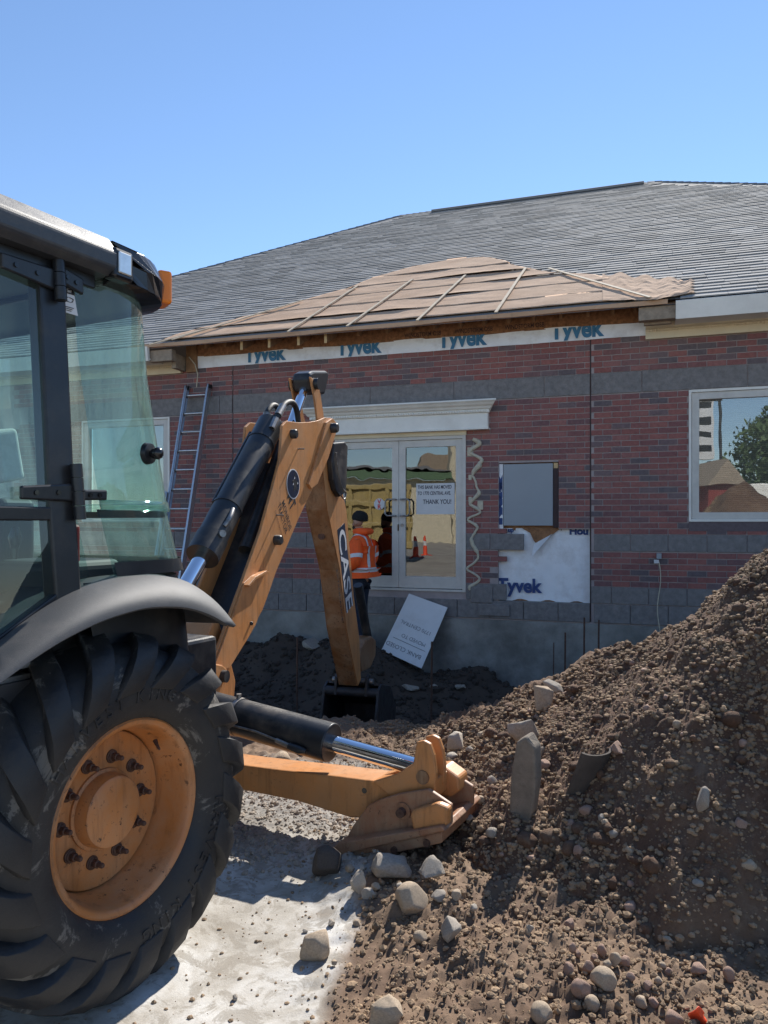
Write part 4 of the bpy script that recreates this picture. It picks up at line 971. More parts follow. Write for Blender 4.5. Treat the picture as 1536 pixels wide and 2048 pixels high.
# ---- fender
inn = [(-40, 1300), (0, 1266), (60, 1222), (125, 1184), (172, 1166), (230, 1152), (310, 1146), (375, 1160), (430, 1200), (455, 1243)]
out = [(-40, 1395), (0, 1368), (60, 1322), (125, 1280), (172, 1256), (219, 1235), (297, 1213), (375, 1213), (430, 1232), (456, 1250)]
def rs(poly, n):
    d = [0]
    for a, b in zip(poly[:-1], poly[1:]): d.append(d[-1] + math.hypot(b[0] - a[0], b[1] - a[1]))
    return [(np.interp(k / n * d[-1], d, [p[0] for p in poly]), np.interp(k / n * d[-1], d, [p[1] for p in poly])) for k in range(n + 1)]
I_ = [Tp(*p, -.13) for p in inn]; O_ = [Tp(*p, .075) for p in out]
I_ = rs(I_, 28); O_ = rs(O_, 28); P_ = []
def smooth_poly(P, it=3):
    for _ in range(it): P = [P[0]] + [((a[0] + 2 * b[0] + c[0]) / 4, (a[1] + 2 * b[1] + c[1]) / 4) for a, b, c in zip(P[:-2], P[1:-1], P[2:])] + [P[-1]]
    return P
I_, O_ = smooth_poly(I_), smooth_poly(O_)
for (li, zi), (lo, zo) in zip(I_, O_):
    row = [tw(li, -.42, zi - .01)]
    for q in np.linspace(0, 1, 9):
        bul = math.sin(q * math.pi / 2); dn_ = 1 - math.cos(q * math.pi / 2)
        row.append(tw(li + (lo - li) * q, -.13 + .205 * bul, zi + (zo - zi) * dn_))
    row.append(tw(lo, .066, zo - .006)); row.append(tw(lo, .03, zo + .002))
    P_.append(row)
mb = MB(); mb.grid(P_); fe = put('fender', mb, M['fender'], trc); m = fe.modifiers.new('t', 'SOLIDIFY'); m.thickness = .012; m.offset = -1
# ---- cab
def cab_sec(z, gap=0.):                               # rounded plan outline at height z from near side round the rear to the far side
    f_ = (z - 1.15) / 1.3; os_ = -.085 - .085 * f_ + gap; lr = float(np.interp(z, [1.15, 1.35, 1.69, 2.15, 2.5], [.60, .56, .468, .40, .385])) + gap; Rr = .27; of = -2.0 - os_
    pts = [(l, os_) for l in np.linspace(-1.25, lr - Rr, 14)]
    pts += [(lr - Rr + Rr * math.sin(a), os_ - Rr + Rr * math.cos(a)) for a in np.linspace(0, math.pi / 2, 10)[1:]]
    pts += [(lr, o) for o in np.linspace(os_ - Rr, of + Rr, 12)[1:]]
    pts += [(lr - Rr + Rr * math.cos(a), of + Rr - Rr * math.sin(a)) for a in np.linspace(0, math.pi / 2, 10)[1:]]
    pts += [(l, of) for l in np.linspace(lr - Rr, -1.25, 14)[1:]]
    return pts
def cab_strip(z0, z1, i0, i1, gap=0., nz=8, zfun=None):
    P_ = []
    for j in range(nz + 1):
        row = []
        for i in range(i0, i1):
            a = z0 if zfun is None else zfun(cab_sec(z0)[i][0])
            z = a + (z1 - a) * j / nz; p = cab_sec(z, gap)[i]; row.append(tw(p[0], p[1], z))
        P_.append(row)
    return P_
NS = len(cab_sec(1.5))
def lens_of(l0, l1): return [i for i, p in enumerate(cab_sec(1.6)) if l0 <= p[0] <= l1 and i < NS // 2]
iq = 11                                               # first section index behind the door pillar
bot = lambda l: 1.405 if l > -.05 else 1.405 - (-.05 - l) * .42
mb = MB(); mb.grid(cab_strip(1.672, 2.47, iq, NS - iq)); gq = put('rear_quarter_glass', mb, M['glass'], trc, label='dusty green-tinted curved rear cab glass')
mb = MB(); mb.grid(cab_strip(1.40, 1.640, iq, NS - iq, -.006, zfun=bot)); put('lower_rear_glass', mb, M['glass'], trc)
mb = MB(); mb.grid(cab_strip(1.640, 1.676, iq, NS - iq, .004, 2)); sr = put('glass_seam', mb, M['glass'], trc); m = sr.modifiers.new('t', 'SOLIDIFY'); m.thickness = .01
mb = MB(); mb.grid(cab_strip(1.615, 1.642, iq, NS - iq, -.012, 2)); put('window_seal', mb, M['cab'], trc)
mb = MB(); mb.grid(cab_strip(1.40, 1.455, iq, NS - iq, .0025, 2, zfun=bot)); put('lower_seal', mb, M['cab'], trc)
mb = MB(); mb.grid(cab_strip(1.64, 2.46, 0, iq)); put('door_glass', mb, M['glass_door'], trc)
mb = MB(); mb.grid(cab_strip(1.64, 2.46, NS - iq, NS)); put('far_door_glass', mb, M['glass_door'], trc)
mb = MB(); mb.grid(cab_strip(1.19, 1.615, 0, iq, .0, 4, zfun=lambda l: 1.22 if l < -.5 else 1.22 + (l + .5) * .42)); put('lower_door_glass', mb, M['glass_door'], trc)
def side_bar(pts, wl_, name='pillar', gap=.012, mir=True, par=None, deep=.05):
    for sgn in ((0, 1) if mir else (0,)):
        mb = MB(); rings = []
        for l, z in pts:
            os_ = -.085 - .085 * (z - 1.15) / 1.3; q = []
            for dl, do in ((-wl_, -deep), (wl_, -deep), (wl_, gap), (-wl_, gap)):
                o_ = os_ + do; q.append(tw(l + dl, o_ if not sgn else -2.0 - o_, z))
            rings.append(q)
        for a, b in zip(rings[:-1], rings[1:]): mb.prism(a, b)
        put(name, mb, M['cab'], par or trc, bevel=.008)
p0, p1 = Tp(103, 500, -.16), Tp(138, 1185, -.09)
side_bar([(p1[0], p1[1] - .05), (p1[0] - .01, 1.65), (p0[0], 2.48)], .052, 'cab_pillar')
side_bar([(-1.22, 1.1), (-1.22, 2.48)], .04, 'front_pillar')
# horizontal door rail, lower door frame edge
def rail(l0, z0, l1, z1, hw, gap=.010, nm='door_rail'):
    mb = MB(); A, B_ = [], []
    def c4(l, z):
        os_ = -.085 - .085 * (z - 1.15) / 1.3
        return [tw(l, os_ - .03, z - hw), tw(l, os_ - .03, z + hw), tw(l, os_ + gap, z + hw), tw(l, os_ + gap, z - hw)]
    mb.prism(c4(l0, z0), c4(l1, z1)); put(nm, mb, M['cab'], trc, bevel=.005)
rail(-1.2, 1.625, p1[0], 1.625, .022); rail(-1.2, 1.19, -.5, 1.20, .022); rail(-.5, 1.20, p1[0] - .02, 1.36, .022); rail(-1.2, 2.455, .0, 2.455, .035)
# opaque cab floor and bulkhead
mb = MB(); mb.fbox(tw, -1.25, .35, -1.88, -.12, 1.0, 1.10); mb.fbox(tw, -1.3, -1.25, -1.9, -.12, 1.0, 1.6); put('cab_floor', mb, M['dash'], trc)
mb = MB(); P_ = [[tw(p[0], p[1], z) for p in cab_sec(z, -.02)[iq - 1:NS - iq + 1]] for z in (1.05, 1.2, 1.39)]; mb.grid(P_); put('lower_cab_shell', mb, M['cab'], trc)
# roof slab with rounded edge
def roof_sec(g, z): return [tw(min(p[0], .03), p[1], z) if p[0] < .1 else None for p in cab_sec(2.45, g)]
def slab(l0, l1, levels, name, mat, rear=False):
    mb = MB(); P_ = []
    for g, z in levels:
        if rear: pts = [p for p in cab_sec(2.45, g) if p[0] > l0]; pts = [(l0, pts[0][1])] + pts + [(l0, pts[-1][1])]
        else: o1 = cab_sec(2.45, g)[0][1]; pts = [(l0 - g * .5, o1 - .06), (l0 - g * .5 + .06, o1), (l1, o1), (l1, -2.0 - o1), (l0 - g * .5 + .06, -2.0 - o1), (l0 - g * .5, -2.0 - o1 + .06)]
        dz = 0.
        P_.append([tw(a, b, z - (.02 * max(0, a - .1) if rear else 0)) for a, b in pts])
    n = len(P_[0]); mb.add(P_[0], [tuple(range(n))]); mb.add(P_[-1], [tuple(range(n))])
    for A, B_ in zip(P_[:-1], P_[1:]): mb.add(A + B_, [(i, (i + 1) % n, n + (i + 1) % n, n + i) for i in range(n)], False)
    return put(name, mb, M[mat], trc, bevel=.012, seg=3)
slab(-1.32, .035, [(.055, 2.465), (.085, 2.485), (.088, 2.545), (.045, 2.60), (-.03, 2.635)], 'cab_roof', 'roofplastic')
pod = slab(.040, .6, [(.0, 2.445), (.055, 2.465), (.062, 2.535), (.04, 2.60), (-.05, 2.63)], 'roof_rear_pod', 'gloss', True)
# work lamp and amber light on the pod
def on_sec(z, l, g):                                   # point and outward normal on the near rear corner
    S_ = cab_sec(z, g); k = min(range(NS // 2), key=lambda i: abs(S_[i][0] - l)); k = max(1, min(k, NS // 2 - 1)); a, b = S_[k - 1], S_[k + 1]
    tl, to = b[0] - a[0], b[1] - a[1]; L = math.hypot(tl, to); nl, no = -to / L, tl / L
    q = tw(*S_[k], z); return q, Vector((*(Td * nl + Ta * no), 0)), Vector((*(Td * tl / L + Ta * to / L), 0))
q, n_, t_ = on_sec(2.50, .105, .055); n_ = -n_ if n_.dot(Vector((Ta[0], Ta[1], 0))) < 0 else n_
mb = MB(); mb.frame_box(q + n_ * .004 + Vector((0, 0, .012)), t_ * .046, n_ * .03, Up * .055); lp = put('work_lamp', mb, M['gloss'], trc, bevel=.012)
mb = MB(); mb.frame_box(q + n_ * .037 + Vector((0, 0, .015)), t_ * .029, n_ * .004, Up * .038); put('lamp_lens', mb, M['lamp'], lp, bevel=.004)
q, n_, t_ = on_sec(2.52, .395, .05); n_ = -n_ if n_.dot(Vector((Td[0], Td[1], 0))) < 0 else n_
mb = MB(); mb.frame_box(q + n_ * .022 + Vector((0, 0, .022)), t_ * .055, n_ * .028, Up * .066); put('amber_light', mb, M['amber'], trc, bevel=.012)
# hinges, latch, sticker
def sp(px, py, g=0.02):                               # spot on the near cab side
    o_ = -.12
    for _ in range(3): l, z = Tp(px, py, o_); o_ = -.085 - .085 * (z - 1.15) / 1.3 + g
    return l, o_, z
for top, bot_, arms in (((115, 492), (122, 602), [((0, 520), (108, 560), .035), ((120, 548), (165, 575), .028)]), ((152, 928), (160, 1040), [((40, 985), (150, 985), .03), ((165, 990), (212, 990), .018)])):
    a, b = tw(*sp(*top, .035)), tw(*sp(*bot_, .035)); mb = MB()
    for k in range(4): mb.tube([a.lerp(b, k * .25 + .004), a.lerp(b, k * .25 + .24)], .020, 14)
    hg = put('door_hinge', mb, M['cab'], trc)
    for (x0, y0), (x1, y1), hh in arms:
        A, B_ = tw(*sp(x0, y0, .022)), tw(*sp(x1, y1, .022)); mb = MB(); h0 = hh * (.7 if x0 < 60 else 1)
        oo = Vector((Ta[0], Ta[1], 0)) * .008
        mb.prism([A - Up * h0 - oo, A + Up * h0 - oo, B_ + Up * hh - oo, B_ - Up * hh - oo], [A - Up * h0 + oo, A + Up * h0 + oo, B_ + Up * hh + oo, B_ - Up * hh + oo]); put('hinge_arm', mb, M['cab'], hg, bevel=.006)
        for f_ in (.25, .65):
            c_ = A.lerp(B_, f_); mb = MB(); mb.tube([c_, c_ + oo * 1.6], .008, 10); put('hinge_bolt', mb, M['gloss'], hg)
l, o_, z = sp(284, 906, .0); q, n_, t_ = on_sec(z, l + .02, .0); n_ = -n_ if n_.dot(Vector((Ta[0], Ta[1], 0))) < 0 else n_
mb = MB(); mb.tube([q, q + n_ * .018, q + n_ * .02], [.042, .038, .028], 24); kn = put('glass_latch', mb, M['cab'], trc)
mb = MB(); mb.tube([q + n_ * .018, q + n_ * .03, q + n_ * .05, q + n_ * .062, q + n_ * .068], [.012, .02, .024, .018, .006], 16); put('latch_knob', mb, M['gloss'], kn)
A = [tw(*sp(x, y, .006)) for x, y in ((120, 572), (146, 580), (155, 632), (122, 622))]; nn = Vector((Ta[0], Ta[1], 0)) * .002
mb = MB(); mb.prism(A, [p + nn for p in A]); stq = put('warning_sticker', mb, M['paper'], trc)
ex, ey = (A[1] - A[0]).normalized(), Up
mb = MB(); B4 = [A[0].lerp(A[3], .02), A[1].lerp(A[2], .02), A[1].lerp(A[2], .22), A[0].lerp(A[3], .22)]; mb.prism([p + nn * 1.2 for p in B4], [p + nn * 1.5 for p in B4]); put('sticker_bar', mb, M['ink'], stq)
put('sticker_lettering', text_mesh('IMPORTANT', .012, A[0].lerp(A[3], .17) + nn * 1.8 + ex * .002, (A[1] - A[0]), Up, .0003, sx=.62), M['paper'], stq)
mb = MB()
for k in range(12):
    a = k / 12 * 6.28; c_ = A[0].lerp(A[2], .5) + nn * 1.6; mb.tube([c_ + ex * (.016 * math.cos(a) + .004 * math.sin(a * 3)) + Up * (.008 * math.sin(a) + .004), c_ + ex * (.016 * math.cos(a + .55)) + Up * (.008 * math.sin(a + .55) + .004)], .0012, 4)
for k in range(3): c_ = A[0].lerp(A[3], .76 + .07 * k).lerp(A[1].lerp(A[2], .76 + .07 * k), .5) + nn * 1.6; mb.tube([c_ - ex * .018, c_ + ex * (.018 - .006 * k)], .0014, 4)
put('sticker_drawing', mb, M['ink'], stq)
def spl0(P, k=6):
    out = []; Q_ = [P[0]] + P + [P[-1]]
    for i in range(1, len(Q_) - 2):
        a, b, c_, d_ = Q_[i - 1], Q_[i], Q_[i + 1], Q_[i + 2]
        for j in range(k):
            t_ = j / k; out.append(.5 * ((2 * b) + (c_ - a) * t_ + (2 * a - 5 * b + 4 * c_ - d_) * t_ ** 2 + (3 * b - a - 3 * c_ + d_) * t_ ** 3))
    return out + [P[-1]]
# interior: seat, console, levers
def sblob(c, ax_, ay, az, mat, name, par, sub=2):
    mb = MB(); mb.frame_box(c, ax_, ay, az); return put(name, mb, M[mat], par, bevel=.35 * min(Vector(ax_).length, Vector(ay).length, Vector(az).length), seg=4)
Tdv, Tav = Vector((Td[0], Td[1], 0)), Vector((Ta[0], Ta[1], 0))
hl, hz = Tp(-5, 920, -.85)
st_ = sblob(tw(hl - .02, -.95, hz - .52), Tdv * .08, Tav * .26, Up * .36, 'dash', 'seat_back', trc); sblob(tw(hl + .03, -.95, hz + .02), Tdv * .055 + Up * .012, Tav * .14, Up * .105 - Tdv * .02, 'seat', 'headrest', trc); sblob(tw(hl - .25, -.95, hz - .86), Tdv * .27, Tav * .27, Up * .07, 'dash', 'seat_cushion', trc)
cq = sblob(tw(.05, -.42, 1.36), Tdv * .16, Tav * .18, Up * .10, 'dash', 'side_console', trc); sblob(tw(-.02, -.30, 1.50), Tdv * .045, Tav * .04, Up * .09, 'redp', 'red_container', trc)
sblob(tw(.22, -1.1, 1.34), Tdv * .10, Tav * .45, Up * .07, 'seat', 'rear_ledge', trc); mb = MB(); mb.tube([tw(.25, -.62, 1.42), tw(.25, -.62, 1.58)], .055, 20); put('can', mb, M['seat'], trc)
mb = MB()
for lo, oo in ((.02, -1.0), (.06, -.85), (.1, -1.15)): mb.tube([tw(lo, oo, 1.2), tw(lo - .04, oo, 1.62)], .009, 8); mb.tube([tw(lo - .04, oo, 1.60), tw(lo - .045, oo, 1.70)], [.02, .026], 10)
put('control_levers', mb, M['gloss'], trc)
for lo, oo, zz in ((-.05, -.55, 1.30), (-.15, -.6, 1.26), (-.42, -.45, 1.26)):
    mb = MB(); mb.tube([tw(lo, oo, 1.08), tw(lo + .02, oo, zz + .22)], .012, 8); lv = put('lever', mb, M['gloss'], trc); mb = MB(); mb.tube([tw(lo + .02, oo, zz + .20), tw(lo + .022, oo, zz + .24), tw(lo + .024, oo, zz + .28)], [.016, .026, .012], 12); put('lever_knob', mb, M['gloss'], lv)
mb = MB(); mb.tube([tw(-1.0, -1.0, 1.1), tw(-.86, -1.0, 1.55)], .03, 10); sc_ = put('steering_column', mb, M['dash'], trc)
mb = MB(); cc_ = tw(-.85, -1.0, 1.57); mb.tube([cc_ + Tav * .2 * math.cos(a) + (Tdv * .19 + Up * .05) * math.sin(a) for a in np.linspace(0, 2 * math.pi, 33)], .016, 8, cap=False); put('steering_wheel', mb, M['gloss'], sc_)
for k in range(4):
    mb = MB(); mb.tube(spl0([tw(.1 + .05 * k, -.25 - .05 * k, 1.12), tw(.18, -.3 - .1 * k, 1.3 + .03 * k), tw(.08 - .03 * k, -.5 - .1 * k, 1.22), tw(-.1, -.7, 1.15)]), .010, 6); put('cable', mb, M['hose'], trc)
for k in range(3): mb = MB(); mb.fbox(tw, -.46 + .0 * k, -.28, -.34, -.14, 1.10 + .035 * k, 1.115 + .035 * k); put('step_tread', mb, M['steel'], trc)
sblob(tw(-.62, -.35, 1.32), Tdv * .1, Tav * .09, Up * .05, 'dash', 'armrest', trc); sblob(tw(-.55, -.62, 1.62), Tdv * .02, Tav * .03, Up * .12, 'dash', 'monitor_stalk', trc)
# ---- stabilizer leg on the near side, lying across the rear of the machine
def lw(o, z, l): return tw(l, o, z)
L0, L1 = 1.32, 1.50
stb = [Lp(x, y, L0) for x, y in ((400, 1517), (460, 1527), (560, 1540), (645, 1549), (747, 1562), (800, 1556), (870, 1560), (868, 1600), (800, 1640), (701, 1636), (596, 1603), (473, 1578), (400, 1562))]
mb = MB(); mb.prism([lw(o, z, L0) for o, z in stb], [lw(o, z, L1) for o, z in stb]); sa_ = put('stabilizer_arm', mb, M['orange'], trc, bevel=.008)
ear = [(748, 1562), (795, 1547), (828, 1526), (835, 1483), (849, 1480), (862, 1487), (870, 1510), (874, 1545), (872, 1580), (850, 1600), (800, 1608)]
for l0, l1 in ((L0 - .012, L0 + .014), (L0 + .092, L0 + .118)):
    q = [Lp(x, y, L0) for x, y in ear]; mb = MB(); mb.prism([lw(o, z, l0) for o, z in q], [lw(o, z, l1) for o, z in q]); put('cylinder_lug', mb, M['orange'], sa_, bevel=.006)
o_, z = Lp(848, 1553, L0); mb = MB(); mb.tube([lw(o_, z, L0 - .02), lw(o_, z, L1 + .02)], .032, 18); put('pin', mb, M['orange_worn'], sa_)
o_, z = Lp(729, 1581, L0); mb = MB(); mb.tube([lw(o_, z, L0 - .003), lw(o_, z, L0 + .01)], .014, 16); put('pin_hole', mb, M['gloss'], sa_)
q = [Lp(x, y, L0) for x, y in ((714, 1562), (748, 1564), (738, 1590), (722, 1592))]; mb = MB(); mb.prism([lw(o, z, L0 - .002) for o, z in q], [lw(o, z, L0 + .02) for o, z in q]); put('lug_plate', mb, M['orange'], sa_, bevel=.002)
# foot
FT = [(703, 1669), (716, 1645), (747, 1603), (770, 1592), (810, 1580), (866, 1571), (912, 1602), (912, 1640), (800, 1668), (712, 1690)]
for l0, l1 in ((L0 - .055, L0 - .030), (L1 + .035, L1 + .06)):
    q = [Lp(x, y, L0) for x, y in FT]; mb = MB(); mb.prism([lw(o, z, l0) for o, z in q], [lw(o, z, l1) for o, z in q]); ft = put('foot_plate', mb, M['pad'], trc, bevel=.006)
base = [Lp(x, y, L0) for x, y in ((690, 1678), (703, 1667), (905, 1632), (914, 1642), (702, 1691))]
mb = MB(); mb.prism([lw(o, z, L0 - .13) for o, z in base], [lw(o, z, L1 + .14) for o, z in base]); ft = put('foot_pad', mb, M['pad'], trc, bevel=.006)
rub = [Lp(x, y, L0) for x, y in ((696, 1692), (905, 1645), (903, 1668), (698, 1712))]
mb = MB(); mb.prism([lw(o, z, L0 - .115) for o, z in rub], [lw(o, z, L1 + .125) for o, z in rub]); put('rubber_strip', mb, M['pad'], ft, bevel=.006)
for x, y in ((716, 1702), (779, 1688), (811, 1681), (875, 1667)):
    o_, z = Lp(x, y, L0); mb = MB(); mb.tube([lw(o_, z, L0 - .113), lw(o_, z, L0 - .127)], .016, 12); put('pad_bolt', mb, M['rustbolt'], ft)
blk = [Lp(x, y, L0) for x, y in ((838, 1615), (843, 1607), (890, 1592), (914, 1602), (912, 1636), (845, 1652))]
mb = MB(); mb.prism([lw(o, z, L0 - .10) for o, z in blk], [lw(o, z, L0 - .05) for o, z in blk]); put('cleat', mb, M['orange'], ft, bevel=.012)
bl2 = [Lp(x, y, L1) for x, y in ((862, 1548), (868, 1532), (892, 1530), (922, 1552), (924, 1578), (905, 1592), (866, 1580))]; mb = MB(); mb.prism([lw(o, z, L1 - .03) for o, z in bl2], [lw(o, z, L1 + .09) for o, z in bl2]); put('cleat', mb, M['orange'], ft, bevel=.012)
o_, z = Lp(817, 1614, L0); mb = MB(); mb.tube([lw(o_, z, L0 - .03), lw(o_, z, L0 - .066)], .040, 18); pp = put('foot_pin', mb, M['pad'], ft); mb = MB(); mb.tube([lw(o_, z, L0 - .06), lw(o_, z, L0 - .095)], .021, 14); put('pin_bolt', mb, M['rustbolt'], ft)
# stabilizer cylinder
LC = 1.373
c0, c1 = Lp(395, 1411, LC), Lp(664, 1486, LC); r0 = Lp(846, 1537, LC)
A, B_, C_ = lw(*c0, LC), lw(*c1, LC), lw(*r0, LC)
mb = MB(); mb.tube([A, B_], .098, 40); cy = put('stabilizer_cylinder', mb, M['blacksteel'], trc, bevel=.006)
mb = MB(); mb.tube([B_ - (B_ - A).normalized() * .002, C_], .042, 28); put('stabilizer_rod', mb, M['chrome'], trc)
ad = (B_ - A).normalized(); q = A.lerp(B_, .33); sd = Vector((-Td[0], -Td[1], 0))
mb = MB(); mb.tube([q - ad * .012, q + ad * .012], .103, 32); put('hose_clamp', mb, M['steel'], cy)
mb = MB(); mb.tube([q + Up * .10, q + Up * .125], .014, 8); put('clamp_bolt', mb, M['steel'], cy)
mb = MB(); mb.tube([q + sd * .108 - Up * .012, A.lerp(B_, .55) + sd * .112 - Up * .005, A.lerp(B_, .72) + sd * .112 - Up * .02], .006, 8); mb.tube([A.lerp(B_, .70) + sd * .112 - Up * .02, A.lerp(B_, .79) + sd * .112 - Up * .03], .013, 10); put('pipe', mb, M['steel'], cy)
mb = MB(); mb.tube([A.lerp(B_, .79) + sd * .112 - Up * .03, A.lerp(B_, .86) + sd * .112 - Up * .035, A.lerp(B_, .90) + sd * .105 - Up * .036], [.018, .021, .012], 12); put('fitting', mb, M['blacksteel'], cy)
# ---- swing tower and boom brackets
mb = MB(); q = [Bp(x, y, -.17) for x, y in ((392, 1245), (405, 1240), (425, 1300), (440, 1360), (435, 1420), (370, 1420), (365, 1300))]; mb.prism([bw(s, -.28, z) for s, z in q], [bw(s, -.06, z) for s, z in q]); put('swing_tower', mb, M['orange'], trc, bevel=.01)
q = [Bp(x, y, .02) for x, y in ((345, 1290), (400, 1322), (438, 1330), (447, 1338), (446, 1360), (438, 1390), (420, 1400), (345, 1330))]
for n0, n1 in ((.01, .045), (-.385, -.35)): mb = MB(); mb.prism([bw(s, n0, z) for s, z in q], [bw(s, n1, z) for s, z in q]); put('tower_bracket', mb, M['orange'], trc, bevel=.008)
s, z = Bp(437, 1352, .02); mb = MB(); mb.tube([bw(s, -.4, z), bw(s, .075, z)], .035, 18); put('boom_pivot_pin', mb, M['blacksteel'], trc)
# ---- boom: two side plates, web
right = [(415, 1350), (440, 1286), (485, 1163), (522, 1060), (546, 973), (560, 919), (565, 851), (574, 842), (598, 845), (620, 844), (637, 841), (650, 835), (662, 836), (670, 847), (670, 861), (652, 917), (628, 973), (598, 1036), (588, 1060), (552, 1145), (538, 1186), (525, 1221), (508, 1251), (492, 1279), (454, 1340), (436, 1362)]
rp_ = [Bp(x, y, 0.) for x, y in right]; BWd = .30
boom = None
for n0, n1 in ((-.020, .0), (-BWd, -BWd + .02)):
    mb = MB(); mb.prism([bw(s, n0, z) for s, z in rp_], [bw(s, n1, z) for s, z in rp_]); o = put('boom_plate', mb, M['orange'], trc, bevel=.004); boom = boom or o
web = [right[0], right[2], right[4], right[5], (575, 905), (565, 960), (530, 1070), (495, 1175), (450, 1300)]
web = [((x + 22), y + 6) for x, y in right[1:6]]; w2 = [(x + 30, y + 10) for x, y in right[1:6]][::-1]
q = [Bp(x, y, -.01) for x, y in web + w2]; mb = MB(); mb.prism([bw(s, -BWd + .02, z) for s, z in q], [bw(s, -.02, z) for s, z in q]); put('boom_web', mb, M['blacksteel'], trc)
und = [(x - 5, y - 2) for x, y in right[15:25]]; un2 = [(x - 10, y - 5) for x, y in right[15:25]][::-1]
q = [Bp(x, y, -.01) for x, y in und + un2]; mb = MB(); mb.prism([bw(s, -BWd + .02, z) for s, z in q], [bw(s, -.02, z) for s, z in q]); put('boom_bottom_plate', mb, M['orange'], trc)
# doubler plates: lower gusset with lip, upper boss
gus = [(485, 1166), (500, 1152), (520, 1142), (529, 1146), (533, 1170), (531, 1190), (508, 1250), (492, 1278), (456, 1336), (420, 1346), (442, 1288)]
q = [Bp(x, y, 0.) for x, y in gus]; mb = MB(); mb.prism([bw(s, .0, z) for s, z in q], [bw(s, .012, z) for s, z in q]); put('gusset_plate', mb, M['orange'], boom, bevel=.003)
q = [Bp(x, y, 0.) for x, y in ((484, 1170), (499, 1153), (521, 1141), (528, 1144), (521, 1147), (500, 1159), (487, 1174))]; mb = MB(); mb.prism([bw(s, .0, z) for s, z in q], [bw(s, .045, z) for s, z in q]); put('gusset_lip', mb, M['orange'], boom, bevel=.003)
bos = [(612, 968), (618, 952), (632, 905), (640, 875), (648, 845), (660, 837), (669, 846), (669, 861), (652, 916), (630, 968), (618, 978)]
q = [Bp(x, y, 0.) for x, y in bos]; mb = MB(); mb.prism([bw(s, .0, z) for s, z in q], [bw(s, .022, z) for s, z in q]); put('boss_plate', mb, M['orange'], boom, bevel=.004)
q = [Bp(x, y, 0.) for x, y in ((455, 1178), (462, 1165), (469, 1168), (471, 1190), (480, 1195), (472, 1215), (462, 1220), (452, 1200))]; mb = MB(); mb.prism([bw(s, -BWd + .02, z) for s, z in q], [bw(s, -BWd + .04, z) for s, z in q]); put('lock_hook', mb, M['orange'], boom, bevel=.003)
def bolt(px, py, r, h, n0=0., mat='blacksteel', nm='boom_pin'):
    s, z = Bp(px, py, n0); mb = MB(); mb.tube([bw(s, n0 - .01, z), bw(s, n0 + h * .8, z), bw(s, n0 + h, z)], [r, r, r * .8], 20); return put(nm, mb, M[mat], boom)
bolt(583, 868, .034, .042); bolt(550, 1080, .034, .05); bolt(663, 856, .040, .055, .022); bolt(596, 898, .006, .05, mat='steel', nm='grease_fitting'); bolt(553, 1030, .006, .05, mat='steel', nm='grease_fitting'); bolt(501, 1247, .012, .014, .012, 'gloss', 'pin_hole')
# decals: oval emblem, dealer lettering along the boom
s, z = Bp(586, 968, .0); ori = bw(s, .0016, z); bx, bz = Bp(540, 1100, 0.), Bp(598, 930, 0.)
al = (bw(bz[0], 0, bz[1]) - bw(bx[0], 0, bx[1])).normalized(); Bnv = Vector((Bn[0], Bn[1], 0)); ac_ = al.cross(Bnv).normalized()
def oval(c, ra, rb, n0, n1, mat, nm): 
    mb = MB(); pts = [c + Vector((Bd[0], Bd[1], 0)) * rb * math.cos(a) + Up * ra * math.sin(a) for a in np.linspace(0, 2 * math.pi, 40, endpoint=False)]; mb.prism([p + Bnv * n0 for p in pts], [p + Bnv * n1 for p in pts]); return put(nm, mb, M[mat], boom)
oval(ori, .108, .118, 0, .0012, 'whitevinyl', 'oval_decal'); oval(ori, .100, .109, .0012, .0022, 'navy', 'oval_decal_field')
mb = MB(); bdv = Vector((Bd[0], Bd[1], 0))
eg = [(-.03, -.06), (-.012, -.02), (-.04, .02), (-.015, .03), (.0, .09), (.02, .035), (.055, .02), (.03, -.01), (.05, -.05), (.015, -.035)]
c_ = ori + bdv * .02 + Up * .0; A = [c_ + bdv * a * 1.1 + Up * b for a, b in eg]; mb.prism([p + Bnv * .0022 for p in A], [p + Bnv * .003 for p in A]); put('emblem_figure', mb, M['cab'], boom)
for a, b in ((-.012, .035), (.045, .0), (-.035, -.01)):
    mb = MB(); mb.prism([c_ + bdv * (a + x) + Up * (b + y) + Bnv * .003 for x, y in ((0, 0), (.02, .006), (.012, .02))], [c_ + bdv * (a + x) + Up * (b + y) + Bnv * .0036 for x, y in ((0, 0), (.02, .006), (.012, .02))]); put('emblem_figure', mb, M['whitevinyl'], boom)
# lettering runs down the plate: reading direction along -al
def decal(body, size, px, py, mat='ink', bold=.001, sx=1., n0=.0016): 
    a_, b_ = Bp(563, 1005, 0.), Bp(581, 1072, 0.); rd = (bw(b_[0], 0, b_[1]) - bw(a_[0], 0, a_[1])).normalized(); ud = Bnv.cross(rd); ud = ud if ud.dot(bdv) > 0 else -ud
    s, z = Bp(px, py, 0.); return put('decal_lettering', text_mesh(body, size, bw(s, n0, z), rd, ud, bold, sx=sx), M[mat], boom)
decal('MONROE', .070, 563, 1005, sx=.80); decal('TRACTOR', .070, 555, 1011, sx=.74); decal('CONSTRUCTION EQUIPMENT', .022, 549, 1022, sx=.9, bold=0)
decal('MT', .15, 574, 992, sx=.62, bold=.004)
